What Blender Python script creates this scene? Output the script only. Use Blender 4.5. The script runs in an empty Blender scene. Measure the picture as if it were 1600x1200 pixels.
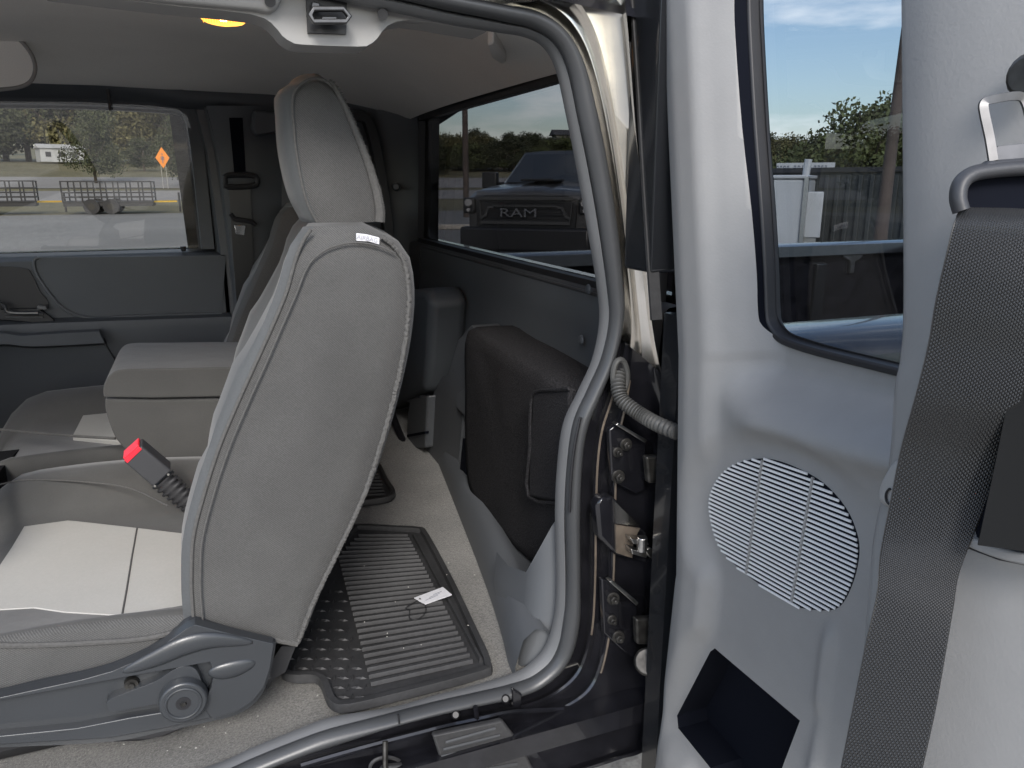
import bpy, bmesh, math, random
from mathutils import Vector, Matrix
from mathutils.geometry import tessellate_polygon
random.seed(7)
R = math.radians
sc = bpy.context.scene
C = sc.collection
# ------------------------------------------------------------------ camera, sky, sun, exposure
YAW, PITCH, FPX = R(21.7), R(14.6), 1200.0
cam = bpy.data.cameras.new('camera'); cam.sensor_width = 36; cam.lens = FPX/1600*36
cam.clip_start = 0.02; cam.clip_end = 3000
co = bpy.data.objects.new('camera', cam); C.objects.link(co)
co.location = (0, 0, 0); co.rotation_euler = (R(90)-PITCH, 0, -YAW)
sc.camera = co
GROUND = -1.35                                  # the eye is 1.35 m above the lot
SUN_EL, SUN_AZ = R(36), R(196)                  # azimuth from +Y towards +X: veiled sun behind the viewer
w = bpy.data.worlds.new('World'); sc.world = w; w.use_nodes = True
nt = w.node_tree; bg = nt.nodes['Background']
sky = nt.nodes.new('ShaderNodeTexSky'); sky.sky_type = 'NISHITA'; sky.sun_disc = False
sky.sun_elevation = SUN_EL; sky.sun_rotation = SUN_AZ; sky.air_density = 1.0; sky.dust_density = 1.5; sky.ozone_density = 1.2
# thin procedural clouds mixed into the sky
tc = nt.nodes.new('ShaderNodeTexCoord'); mp = nt.nodes.new('ShaderNodeMapping'); mp.inputs['Scale'].default_value = (1.6, 1.6, 7)
nz = nt.nodes.new('ShaderNodeTexNoise'); nz.inputs['Scale'].default_value = 2.3; nz.inputs['Detail'].default_value = 7; nz.inputs['Roughness'].default_value = .55
rp = nt.nodes.new('ShaderNodeValToRGB'); rp.color_ramp.elements[0].position = .50; rp.color_ramp.elements[1].position = .74
mx = nt.nodes.new('ShaderNodeMix'); mx.data_type = 'RGBA'
nt.links.new(tc.outputs['Generated'], mp.inputs[0]); nt.links.new(mp.outputs[0], nz.inputs['Vector'])
nt.links.new(nz.outputs[0], rp.inputs[0]); nt.links.new(rp.outputs[0], mx.inputs[0])
nt.links.new(sky.outputs[0], mx.inputs[6]); mx.inputs[7].default_value = (9.5, 9.6, 9.8, 1)
nt.links.new(mx.outputs[2], bg.inputs[0]); bg.inputs[1].default_value = 0.14
sl = bpy.data.lights.new('sun', 'SUN'); sl.energy = 1.5; sl.angle = R(18); sl.color = (1, .975, .94)
so = bpy.data.objects.new('sun', sl); C.objects.link(so)
sd = Vector((math.sin(SUN_AZ)*math.cos(SUN_EL), math.cos(SUN_AZ)*math.cos(SUN_EL), math.sin(SUN_EL)))
so.rotation_euler = sd.to_track_quat('Z', 'Y').to_euler()
sc.view_settings.view_transform = 'Standard'; sc.view_settings.look = 'None'
sc.view_settings.exposure = 1.15; sc.view_settings.gamma = 1
sc.render.engine = 'CYCLES'
cy = sc.cycles; cy.max_bounces = 10; cy.diffuse_bounces = 6; cy.glossy_bounces = 5; cy.transparent_max_bounces = 24
cy.use_denoising = True; cy.sample_clamp_indirect = 6; cy.caustics_reflective = False; cy.caustics_refractive = False

# ------------------------------------------------------------------ pixel rays onto real planes
cy_, sy_, cp_, sp_ = math.cos(YAW), math.sin(YAW), math.cos(PITCH), math.sin(PITCH)
def ray(px, py):
    u, v = px-800, 600-py
    hf = FPX*cp_ + v*sp_; z = -FPX*sp_ + v*cp_
    return Vector((hf*sy_ + u*cy_, hf*cy_ - u*sy_, z))
def PX(px, py, X): d = ray(px, py); return d*(X/d.x)
def PY(px, py, Y): d = ray(px, py); return d*(Y/d.y)
def PZ(px, py, Z): d = ray(px, py); return d*(Z/d.z)
def PD(px, py, D): return ray(px, py)*(D/FPX)
def proj(p):
    hf = p.x*sy_ + p.y*cy_; u = p.x*cy_ - p.y*sy_
    d = hf*cp_ - p.z*sp_; v = hf*sp_ + p.z*cp_
    return 800 + FPX*u/d, 600 - FPX*v/d

# ------------------------------------------------------------------ materials
M = {}
def mat(name, col, rough=.6, metal=0, spec=.5, noise=None, bump=None, wave=None, coat=0, emit=None, es=0, sheen=0, var=0):
    m = bpy.data.materials.new(name); m.use_nodes = True; n = m.node_tree; b = n.nodes['Principled BSDF']
    b.inputs['Base Color'].default_value = (*col, 1); b.inputs['Roughness'].default_value = rough
    b.inputs['Metallic'].default_value = metal; b.inputs['Specular IOR Level'].default_value = spec
    b.inputs['Coat Weight'].default_value = coat; b.inputs['Coat Roughness'].default_value = .03
    if sheen: b.inputs['Sheen Weight'].default_value = sheen; b.inputs['Sheen Roughness'].default_value = .5
    if emit: b.inputs['Emission Color'].default_value = (*emit, 1); b.inputs['Emission Strength'].default_value = es
    t = n.nodes.new('ShaderNodeTexCoord'); co_ = t.outputs['Object']
    last = None
    def addmul(colsock, fac, lo, hi):
        r = n.nodes.new('ShaderNodeMapRange'); r.inputs[3].default_value = lo; r.inputs[4].default_value = hi
        n.links.new(fac, r.inputs[0])
        x = n.nodes.new('ShaderNodeMix'); x.data_type = 'RGBA'; x.blend_type = 'MULTIPLY'; x.inputs[0].default_value = 1
        if colsock is None: x.inputs[6].default_value = (*col, 1)
        else: n.links.new(colsock, x.inputs[6])
        n.links.new(r.outputs[0], x.inputs[7]); return x.outputs[2]
    if noise:                                        # list of (scale, lo, hi)
        for s, lo, hi in noise:
            q = n.nodes.new('ShaderNodeTexNoise'); q.inputs['Scale'].default_value = s; q.inputs['Detail'].default_value = 4
            n.links.new(co_, q.inputs['Vector'])
            r = n.nodes.new('ShaderNodeMapRange'); r.inputs[1].default_value = .3; r.inputs[2].default_value = .7
            n.links.new(q.outputs[0], r.inputs[0]); last = addmul(last, r.outputs[0], lo, hi)
    hs = None
    if wave:                                         # (scale, lo, hi, bump, rot)
        mpp = n.nodes.new('ShaderNodeMapping'); mpp.inputs['Rotation'].default_value = wave[4]
        n.links.new(co_, mpp.inputs[0])
        q = n.nodes.new('ShaderNodeTexWave'); q.inputs['Scale'].default_value = wave[0]; q.inputs['Distortion'].default_value = .6
        q.inputs['Detail'].default_value = 2; q.inputs['Detail Scale'].default_value = 3
        n.links.new(mpp.outputs[0], q.inputs['Vector']); last = addmul(last, q.outputs[1], wave[1], wave[2])
        hs = (q.outputs[1], wave[3])
    if last is not None: n.links.new(last, b.inputs['Base Color'])
    prev = None
    items = []
    if hs: items.append(hs)
    for s, st in (bump or []):
        q = n.nodes.new('ShaderNodeTexNoise'); q.inputs['Scale'].default_value = s; q.inputs['Detail'].default_value = 3
        n.links.new(co_, q.inputs['Vector']); items.append((q.outputs[0], st))
    for sock, st in items:
        bp = n.nodes.new('ShaderNodeBump'); bp.inputs['Strength'].default_value = st; bp.inputs['Distance'].default_value = .001
        n.links.new(sock, bp.inputs['Height'])
        if prev: n.links.new(prev, bp.inputs['Normal'])
        prev = bp.outputs[0]
    if prev: n.links.new(prev, b.inputs['Normal'])
    M[name] = m; return m
mat('seat_fabric', (.076,.075,.073), .92, noise=[(3,.8,1.15),(16,.92,1.06),(500,.85,1.12)], wave=(150,.68,1.18,.4,(0,R(45),0)), bump=[(11,5),(28,1.5)], sheen=.12)
mat('cushion_cloth', (.062,.061,.058), .85, noise=[(4,.85,1.1),(30,.95,1.04),(400,.93,1.05)], bump=[(900,.15),(16,2.0)], sheen=.15)
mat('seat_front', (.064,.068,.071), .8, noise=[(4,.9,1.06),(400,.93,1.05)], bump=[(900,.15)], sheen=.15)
mat('piping', (.082,.080,.077), .95, noise=[(300,.85,1.12)], bump=[(500,.8)])
mat('insert', (.41,.40,.37), .65, noise=[(5,.93,1.03),(260,.96,1.02)], bump=[(500,.15)])
mat('seat_plastic', (.033,.036,.040), .28, noise=[(6,.9,1.1)], bump=[(900,.12)])
mat('trim_grey', (.088,.094,.102), .5, noise=[(5,.93,1.05)], bump=[(700,.12)])  # this and next two: door plastic with the cab's shade in the colour
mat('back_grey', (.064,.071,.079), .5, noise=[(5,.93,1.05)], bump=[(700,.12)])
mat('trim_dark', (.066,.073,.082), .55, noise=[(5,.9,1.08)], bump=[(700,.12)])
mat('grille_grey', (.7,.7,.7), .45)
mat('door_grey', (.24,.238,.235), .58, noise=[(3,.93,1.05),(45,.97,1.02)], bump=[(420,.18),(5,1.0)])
mat('door_shell', (.012,.013,.015), .25, coat=.3)
mat('headliner', (.80,.785,.755), .95, noise=[(3,.93,1.06),(500,.94,1.04)], bump=[(500,.3)])
mat('header_trim', (.27,.265,.258), .6, noise=[(6,.95,1.04)])
mat('carpet', (.12,.115,.104), 1, noise=[(9,.75,1.15),(330,.55,1.4),(900,.7,1.25)], bump=[(330,1.2),(900,.8)], sheen=.3)
mat('carpet_black', (.021,.0205,.022), 1, spec=.1, noise=[(6,.9,1.1),(380,.55,1.6)], bump=[(380,2)])
mat('rubber', (.024,.024,.025), .6, noise=[(9,.8,1.5),(150,.85,1.2)], bump=[(300,.2)])
mat('seal', (.047,.049,.052), .38, noise=[(12,.88,1.1)], bump=[(400,.1)])
mat('seal_trim', (.115,.118,.122), .5, noise=[(12,.92,1.06)], bump=[(500,.12)])
mat('black_rubber', (.012,.012,.014), .5)
mat('black_paint', (.008,.008,.010), .2, coat=.6, noise=[(20,.7,1.6)], bump=[(30,.15)])
mat('jamb_glare', (.78,.75,.70), .22, metal=1, noise=[(14,.92,1.04)], bump=[(25,.2)])  # bright metal for the sky and ground glare on the black jamb
mat('steel', (.55,.54,.52), .3, metal=1, noise=[(60,.7,1.1)], bump=[(120,.3)])
mat('plate_steel', (.11,.11,.113), .42, metal=1, noise=[(90,.8,1.1)])
mat('chrome', (.85,.85,.86), .1, metal=1)
mat('dark_steel', (.05,.048,.045), .4, metal=.7, noise=[(70,.5,1.6)], bump=[(120,.3)])
mat('brown_edge', (.13,.105,.082), .5, noise=[(60,.7,1.2)])
mat('conduit', (.06,.06,.058), .55, noise=[(40,.7,1.3)])
mat('belt', (.0125,.013,.014), .3, noise=[(6,.9,1.1)], sheen=.08)
mat('belt_dark', (.004,.0045,.005), .8, spec=.2)
mat('buckle', (.035,.036,.04), .5, bump=[(600,.1)])
mat('red', (.75,.02,.04), .35, spec=.6)
mat('white_label', (.65,.65,.68), .6, noise=[(200,.9,1.02)])
mat('faded_ink', (.34,.34,.38), .7)
mat('ink', (.12,.13,.16), .7)
mat('pocket', (.004,.005,.009), .9, spec=.1)
mat('lamp_lens', (.9,.55,.15), .3, emit=(1.0,.42,.06), es=1.5)
mat('lamp_core', (1,.8,.4), .3, emit=(1.0,.75,.3), es=6)
mat('lens_ridge', (.8,.4,.08), .3, emit=(1.0,.33,.03), es=1.1)
mat('asphalt', (.13,.127,.122), .9, noise=[(.25,.85,1.12),(30,.8,1.2)], bump=[(40,.5)])
mat('gravel', (.33,.31,.28), .95, noise=[(.4,.9,1.08),(25,.65,1.3),(90,.8,1.2)], bump=[(60,1)])
mat('grass', (.10,.088,.042), .95, noise=[(.12,.7,1.25),(3,.8,1.2)])
mat('road', (.18,.172,.165), .9, noise=[(.1,.9,1.1)])
mat('hill', (.028,.036,.018), 1, noise=[(.02,.6,1.4),(.25,.4,1.7)])
mat('leaf_dark', (.045,.052,.022), .8, noise=[(.5,.5,1.6)])
mat('leaf_olive', (.10,.092,.036), .8, noise=[(.5,.5,1.6)])
mat('leaf_green', (.065,.078,.026), .8, noise=[(.5,.5,1.6)])
mat('bark', (.07,.055,.042), .95, noise=[(4,.6,1.3)])
mat('pole_wood', (.075,.058,.05), .9, noise=[(3,.7,1.3)])
mat('white_paint', (.42,.43,.44), .35, noise=[(1.5,.93,1.03)])
mat('container', (.03,.034,.034), .7, noise=[(1.2,.8,1.2)])
mat('metal_dark', (.02,.02,.022), .5)
mat('ram_paint', (.055,.055,.056), .3, coat=.4, metal=.3)
mat('ram_black', (.008,.008,.009), .4)
mat('ram_letter', (.16,.165,.175), .3, metal=.6)
mat('lens_clear', (.5,.5,.5), .1, metal=.6)
mat('orange_sign', (.75,.24,.02), .6)
mat('yellow', (.6,.38,.03), .6)
mat('concrete', (.3,.28,.25), .9, noise=[(2,.8,1.2)])
mat('roof_dark', (.05,.05,.055), .8)
mat('house_wall', (.3,.29,.27), .8)
def glass(name, tint, refl=1.0, ior=1.5):
    m = bpy.data.materials.new(name); m.use_nodes = True; n = m.node_tree; n.nodes.clear()
    o = n.nodes.new('ShaderNodeOutputMaterial'); t = n.nodes.new('ShaderNodeBsdfTransparent'); t.inputs[0].default_value = (*tint, 1)
    g = n.nodes.new('ShaderNodeBsdfGlossy'); g.inputs['Roughness'].default_value = .01; g.inputs[0].default_value = (refl, refl, refl, 1)
    f = n.nodes.new('ShaderNodeFresnel'); f.inputs[0].default_value = ior; x = n.nodes.new('ShaderNodeMixShader')
    gg = n.nodes.new('ShaderNodeNewGeometry'); sb = n.nodes.new('ShaderNodeMath'); sb.operation = 'SUBTRACT'; sb.inputs[0].default_value = 1; n.links.new(gg.outputs['Backfacing'], sb.inputs[1])
    mu = n.nodes.new('ShaderNodeMath'); mu.operation = 'MULTIPLY'; n.links.new(f.outputs[0], mu.inputs[0]); n.links.new(sb.outputs[0], mu.inputs[1])
    n.links.new(mu.outputs[0], x.inputs[0]); n.links.new(t.outputs[0], x.inputs[1]); n.links.new(g.outputs[0], x.inputs[2]); n.links.new(x.outputs[0], o.inputs[0])
    M[name] = m
glass('glass_side', (.80,.785,.75), 1, 1.7); glass('glass_tint', (.40,.395,.395)); glass('glass_door', (.56,.58,.60))
glass('glass_clear', (.9,.9,.9))

# ------------------------------------------------------------------ mesh helpers
def cat(pts, n=6, closed=False):
    P = [Vector(p) for p in pts]; out = []; L = len(P)
    rng = range(L) if closed else range(L-1)
    for i in rng:
        if closed: a, b, c, d = P[i-1], P[i], P[(i+1) % L], P[(i+2) % L]
        else: a, b, c, d = P[max(i-1, 0)], P[i], P[i+1], P[min(i+2, L-1)]
        for k in range(n):
            t = k/n
            out.append(.5*((2*b)+(c-a)*t+(2*a-5*b+4*c-d)*t*t+(3*b-a-3*c+d)*t*t*t))
    if not closed: out.append(P[-1].copy())
    return out
def cat2(pts, n=6, closed=False): return [(p.x, p.y) for p in cat([(a, b, 0) for a, b in pts], n, closed)]
def resample(pts, n):
    P = [Vector(p) for p in pts]; L = [0]
    for a, b in zip(P, P[1:]): L.append(L[-1]+(b-a).length)
    out = []; j = 0
    for i in range(n):
        s = L[-1]*i/(n-1)
        while j < len(P)-2 and L[j+1] < s: j += 1
        t = (s-L[j])/max(L[j+1]-L[j], 1e-9); out.append(P[j].lerp(P[j+1], min(max(t, 0), 1)))
    return out
class MB:
    def __init__(s): s.v = []; s.f = []; s.m = []
    def add(s, vs, fs, mi=0):
        k = len(s.v); s.v += [tuple(v) for v in vs]; s.f += [tuple(i+k for i in f) for f in fs]; s.m += [mi]*len(fs); return s
    def box(s, c, d, rot=None, mi=0):
        vs = []
        for z in (-1, 1):
            for y in (-1, 1):
                for x in (-1, 1):
                    p = Vector((x*d[0]/2, y*d[1]/2, z*d[2]/2))
                    if rot is not None: p = rot @ p
                    vs.append(p+Vector(c))
        return s.add(vs, [(0,1,3,2),(4,6,7,5),(0,4,5,1),(2,3,7,6),(0,2,6,4),(1,5,7,3)], mi)
    def prism(s, poly, off, mi=0):
        n = len(poly); P = [Vector(p) for p in poly]; Q = [p+Vector(off) for p in P]
        tri = tessellate_polygon([P])
        fs = [tuple(t) for t in tri] + [tuple(i+n for i in reversed(t)) for t in tri]
        fs += [(i, (i+1) % n, (i+1) % n+n, i+n) for i in range(n)]
        return s.add(P+Q, fs, mi)
    def ngon(s, poly, off, mi=0):
        n = len(poly); P = [Vector(p) for p in poly]; Q = [p+Vector(off) for p in P]
        fs = [tuple(range(n-1, -1, -1)), tuple(range(n, 2*n))] + [(i, (i+1) % n, (i+1) % n+n, i+n) for i in range(n)]
        return s.add(P+Q, fs, mi)
    def loft(s, rings, closed=True, caps=True, mi=0):
        m = len(rings[0]); vs = [p for r in rings for p in r]; fs = []
        for i in range(len(rings)-1):
            for j in range(m if closed else m-1):
                a, b = i*m+j, i*m+(j+1) % m; fs.append((a, b, b+m, a+m))
        if caps and closed:
            fs.append(tuple(range(m-1, -1, -1))); fs.append(tuple((len(rings)-1)*m+j for j in range(m)))
        return s.add(vs, fs, mi)
    def sweep(s, path, sec, bdir, closed_path=False, mi=0, caps=True, mi_of=None):
        """sec: 2D (n, b) points; b along bdir, n = tangent x bdir."""
        P = [Vector(p) for p in path]; rings = []; L = len(P); B0 = Vector(bdir).normalized()
        for i, p in enumerate(P):
            a = P[i-1] if (i > 0 or closed_path) else P[i]; c = P[(i+1) % L] if (i < L-1 or closed_path) else P[i]
            T = (c-a).normalized(); B = (B0-T*B0.dot(T)).normalized(); N = T.cross(B)
            rings.append([p+N*x+B*y for x, y in sec])
        if closed_path: rings.append(rings[0])
        return s.loft(rings, True, caps and not closed_path, mi)
    def tube(s, path, r, n=8, closed_path=False, mi=0, bdir=(.13, .3, .94)):
        rf = r if callable(r) else (lambda t: r)
        P = [Vector(p) for p in path]; rings = []; L = len(P); B0 = Vector(bdir).normalized(); pB = None
        for i, p in enumerate(P):
            a = P[i-1] if (i > 0 or closed_path) else P[i]; c = P[(i+1) % L] if (i < L-1 or closed_path) else P[i]
            T = (c-a).normalized(); b = pB if pB is not None else B0
            B = (b-T*b.dot(T)); B = B.normalized() if B.length > 1e-4 else T.orthogonal().normalized(); pB = B; N = T.cross(B); rr = rf(i/max(L-1, 1))
            rings.append([p+(N*math.cos(2*math.pi*k/n)+B*math.sin(2*math.pi*k/n))*rr for k in range(n)])
        if closed_path: rings.append(rings[0])
        return s.loft(rings, True, not closed_path, mi)
    def cyl(s, a, b, r, r2=None, n=20, mi=0):
        a, b = Vector(a), Vector(b); T = (b-a).normalized(); N = T.orthogonal().normalized(); B = T.cross(N); r2 = r if r2 is None else r2
        return s.loft([[p+(N*math.cos(2*math.pi*k/n)+B*math.sin(2*math.pi*k/n))*q for k in range(n)] for p, q in ((a, r), (b, r2))], mi=mi)
    def build(s, name, mats, parent=None, bevel=0, seg=2, smooth=35, sub=0, weld=True):
        me = bpy.data.meshes.new(name); me.from_pydata(s.v, [], s.f)
        for mm in (mats if isinstance(mats, (list, tuple)) else [mats]): me.materials.append(M[mm])
        me.polygons.foreach_set('material_index', s.m)
        b = bmesh.new(); b.from_mesh(me)
        if weld: bmesh.ops.remove_doubles(b, verts=b.verts, dist=1e-5)
        bmesh.ops.recalc_face_normals(b, faces=b.faces); b.to_mesh(me); b.free()
        o = bpy.data.objects.new(name, me); C.objects.link(o)
        if parent: o.parent = parent
        if sub:
            q = o.modifiers.new('s', 'SUBSURF'); q.levels = q.render_levels = sub; smooth = 180
        if bevel:
            q = o.modifiers.new('b', 'BEVEL'); q.width = bevel; q.segments = seg; q.limit_method = 'ANGLE'; q.angle_limit = R(40); q.use_clamp_overlap = True
        if smooth:
            me.polygons.foreach_set('use_smooth', [True]*len(me.polygons))
            if smooth < 180:
                me.set_sharp_from_angle(angle=R(smooth+ (15 if bevel else 0)))
                if bevel:
                    q = o.modifiers.new('w', 'WEIGHTED_NORMAL'); q.keep_sharp = True
        return o
def tag(o, label, catg, group=None, kind=None):
    if kind: o['kind'] = kind
    if label: o['label'] = label
    if catg: o['category'] = catg
    if group: o['group'] = group
    return o
def thing(name, label, catg, group=None):
    o = bpy.data.objects.new(name, None); C.objects.link(o); o.empty_display_size = .1
    return tag(o, label, catg, group)
def circ(r, n=12, sx=1, sy=1): return [(r*sx*math.cos(2*math.pi*k/n), r*sy*math.sin(2*math.pi*k/n)) for k in range(n)]
def seed_text(txt, name, size, matname, M4, parent, ext=.0005, align='CENTER'):
    cu = bpy.data.curves.new(name, 'FONT'); cu.body = txt; cu.size = size; cu.extrude = ext; cu.align_x = align; cu.align_y = 'CENTER'
    tmp = bpy.data.objects.new(name, cu); C.objects.link(tmp)
    dg = bpy.context.evaluated_depsgraph_get(); me = bpy.data.meshes.new_from_object(tmp.evaluated_get(dg))
    bpy.data.objects.remove(tmp); me.materials.clear(); me.materials.append(M[matname]); me.transform(M4)
    o = bpy.data.objects.new(name, me); C.objects.link(o)
    if parent: o.parent = parent
    return o

# ================================================================== GROUND AND SURROUNDINGS
def gz(r):
    pts = [(0,0),(41,0),(56,.3),(70,.85),(85,1.9),(115,3.6),(180,6.5),(600,20),(1500,60)]
    for (a, p), (b, q) in zip(pts, pts[1:]):
        if r <= b: return GROUND + p+(q-p)*(r-a)/(b-a)
    return GROUND+60
def ringmesh(name, r0, r1, mname, lift=0, nr=4, a0=0, a1=360):
    mb = MB(); N = 180; closed = (a1-a0) >= 360; rows = []
    for i in range(nr+1):
        r = r0+(r1-r0)*i/nr
        rows.append([Vector((r*math.sin(R(a0+(a1-a0)*k/N)), r*math.cos(R(a0+(a1-a0)*k/N)), gz(r)+lift)) for k in range(N if closed else N+1)])
    mb.loft(rows, closed, False); return tag(mb.build(name, mname, smooth=60), None, None, kind='structure')
mb = MB(); N = 144; rows = []
for r in (.01, 3, 8, 20, 41, 56, 70, 85, 115, 180, 600, 1500):
    rows.append([Vector((r*math.sin(2*math.pi*k/N), r*math.cos(2*math.pi*k/N), gz(r)-.004)) for k in range(N)])
mb.loft(rows, True, False); tag(mb.build('ground', 'grass', smooth=60), None, None, kind='structure')
ringmesh('gravel_lot', .01, 9, 'gravel', .006)
ringmesh('asphalt_lot', 9, 41, 'asphalt', .004)
ringmesh('road', 56, 69, 'road', .03); ringmesh('road', 72, 86, 'road', .03)

def leaf_crown(name, blobs, n, size, mname, parent, seed=1):
    rnd = random.Random(seed); mb = MB()
    tot = sum(b[3]**2 for b in blobs)
    for (x, y, z, r) in blobs:
        for i in range(int(n*r*r/tot)):
            d = Vector((rnd.gauss(0, 1), rnd.gauss(0, 1), rnd.gauss(0, 1))).normalized(); q = r*(rnd.random()**.35)*(1+.18*math.sin(5*d.x+3*d.z))
            c = Vector((x, y, z))+Vector((d.x*q, d.y*q, d.z*q*.85)); s = size*rnd.uniform(.5, 1.3)
            a = Vector((rnd.gauss(0, 1), rnd.gauss(0, 1), rnd.gauss(0, 1))).normalized(); b = a.orthogonal().normalized()
            b = Matrix.Rotation(rnd.uniform(0, 6.28), 3, a) @ b; cc = a.cross(b)
            mb.add([c-b*s, c+cc*s*.6, c+b*s, c-cc*s*.6], [(0, 1, 2, 3)])
    o = mb.build(name, mname, parent, smooth=0, weld=False); return o
def make_tree(kind, h, wdt, mname, seed, n=8500, label='', group=None):
    t = thing('tree', label, 'tree', group); rnd = random.Random(seed)
    mb = MB(); top = Vector((rnd.uniform(-.3, .3), rnd.uniform(-.3, .3), h*.7))
    mb.tube(cat([(0,0,-1),(0.05,0,h*.2),(.1,.1,h*.45),top], 4), lambda q: h*.028*(1-q*.8)+.02, 7)
    for k in range(6):
        a = k*1.05+rnd.random(); z0 = h*rnd.uniform(.25, .5)
        mb.tube([(0.05,0,z0),(math.cos(a)*wdt*.25, math.sin(a)*wdt*.25, z0+h*.12),(math.cos(a)*wdt*.4, math.sin(a)*wdt*.4, z0+h*.25)], lambda q: h*.011*(1-q*.7), 5)
    mb.build('trunk', 'bark', t)
    bl = []
    for k in range(16):
        a = rnd.uniform(0, 6.28); zz = rnd.uniform(.22, .95); rr = wdt*.5*(1-abs(zz-.5)*1.1)*rnd.uniform(.3, .95)
        bl.append((math.cos(a)*rr, math.sin(a)*rr, h*zz*.93, wdt*rnd.uniform(.14, .26)))
    leaf_crown('crown', bl, n, h*.019, mname, t, seed); return t
def copy_tree(o, parent=None):
    c = o.copy(); C.objects.link(c); c.parent = parent
    for ch in list(o.children): copy_tree(ch, c)
    return c
TREES = [make_tree('a', 9, 8.5, 'leaf_dark', 3), make_tree('b', 9, 9, 'leaf_olive', 5), make_tree('c', 9, 7.5, 'leaf_green', 11)]
used = [False]*3
tree_n = [0]
def put_tree(kind, az, r, h, wd=1.0, label='', group=None):
    """az: degrees from +Y towards +X"""
    o = TREES[kind] if not used[kind] else copy_tree(TREES[kind]); used[kind] = True
    o.location = (r*math.sin(R(az)), r*math.cos(R(az)), gz(r)-.1); s = h/9; o.scale = (s*wd, s*wd, s); o.rotation_euler = (0, 0, random.uniform(0, 6.28))
    tag(o, label, 'tree', group); return o
AZ = lambda px: math.degrees(math.atan2(*(lambda d: (d.x, d.y))(ray(px, 285))))
# trees seen through the passenger window
for px, k, r, h, wd, l in [(150,0,78,6.4,.75,'dark broad roadside tree just right of the white building'),
        (296,0,74,6.2,.8,'dark tree at the rear edge of the passenger door window'),
        (228,0,100,3.6,1.2,'low dark round tree beyond the road, left of the orange sign'),
        (268,1,118,13,1.0,'tall olive tree rising behind the orange road sign')]:
    put_tree(k, AZ(px), r, h, wd, l)
for i in range(13):
    put_tree([2,1,0][i % 3], AZ(-120+i*34), 135+random.uniform(-6, 8), random.uniform(13, 16), 1.0, 'tall tree in the wood beyond the road, seen through the passenger window', 'trees in the wood beyond the road')
# treeline through the rear window
GT = 'trees in the woodland edge beyond the rear window'
LT = 'tree in the woodland edge seen through the tinted rear window'
for i in range(20):
    px = 640+i*14.5+random.uniform(-5, 5); r = random.uniform(100, 125); big = i < 8
    put_tree(1 if big and i % 3 else (0 if i % 2 else 2), AZ(px), r-(8 if big else 0), random.uniform(3.6, 4.8)+(.9 if i % 4 == 0 else 0), 1.6, LT, GT)
for i in range(18):
    px = 630+i*17+random.uniform(-6, 6); r = random.uniform(150, 175)
    put_tree(0, AZ(px), r, random.uniform(3.2, 6.2), 1.1, 'dark tree on the ridge behind the woodland edge, through the rear window', 'dark trees along the ridge')
# through the open door's window
for i in range(9):
    put_tree([0, 1, 2][i % 3], AZ(1195+i*14), 62+random.uniform(-5, 5), 4.1+random.uniform(-.5, .5), 1.3, 'low tree in the row behind the signboard, through the rear door window', 'low trees behind the signboard')
put_tree(2, AZ(1352), 42, 6.6, 1.0, 'big dark tree beside the leaning pole, tallest in the rear door window')
put_tree(0, AZ(1322), 46, 4.0, 1.0, 'smaller dark tree left of the big one, behind the dark container')
put_tree(0, AZ(1425), 44, 4.6, 1.0, 'tall tree just right of the leaning wooden pole')
# trees behind the camera (seen only as reflections in the glass)
for i in range(8):
    put_tree(i % 3, 195+i*17, 46+3*(i % 3), 4.5, 1.5, 'tree standing across the lot on the driver side', 'trees across the lot on the driver side')
# ridge
mb = MB(); rows = []
for j, (r, hh) in enumerate([(190, 0), (230, .55), (300, 1)]):
    rows.append([Vector((r*math.sin(R(a)), r*math.cos(R(a)), gz(r)-1+hh*(3.2+1.8*math.sin(a*.21)+1.0*math.sin(a*.9)+.5*math.sin(a*3.1)))) for a in [(-60+k*.8) for k in range(200)]])
mb.loft(rows, False, False); tag(mb.build('hills', 'hill', smooth=80), None, None, kind='structure')

# far objects beyond the passenger window
def facing(loc):
    a = math.atan2(-loc[0], -loc[1]); return a
def place(o, az, r, rot=0, dz=0):
    o.location = (r*math.sin(R(az)), r*math.cos(R(az)), gz(r)+dz); o.rotation_euler = (0, 0, -R(az)+rot)
t = thing('white_building', 'long white low building beyond the road, left of the dark tree', 'building')
MB().box((0, 0, 1.3), (7.5, 4, 2.6)).build('wall', 'white_paint', t)
MB().prism([(-4,-2.3,2.55),(-4,0,3.4),(-4,2.3,2.55)], (8,0,0)).build('roof', 'white_paint', t)
for k in range(3): MB().box((-2.4+2.2*k, -2.03, 1.4), (.9, .06, .9)).build('window', 'roof_dark', t)
t.scale = (.7,.7,.68); place(t, AZ(100), 124, R(12), .2)
t = thing('road_sign', 'orange diamond warning sign on two posts by the road', 'sign')
rt = Matrix.Rotation(R(45), 3, 'Y')
MB().box((0, 0, 2.6), (1.25, .04, 1.25), rt).build('sign_panel', 'orange_sign', t, bevel=.05)
s_ = MB(); s_.box((0,-.035,2.45),(.12,.02,.62)).box((0,-.035,2.9),(.12,.02,.14)).box((-.16,-.035,2.55),(.1,.02,.3)).box((.16,-.035,2.55),(.1,.02,.3)); s_.build('symbol', 'ink', t)
for x in (-.3, .3): MB().cyl((x,.03,-.1),(x,.03,2.6),.03,n=6).build('post', 'steel', t)
t.scale = (.6,.6,.95); place(t, AZ(258), 71.5)
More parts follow.
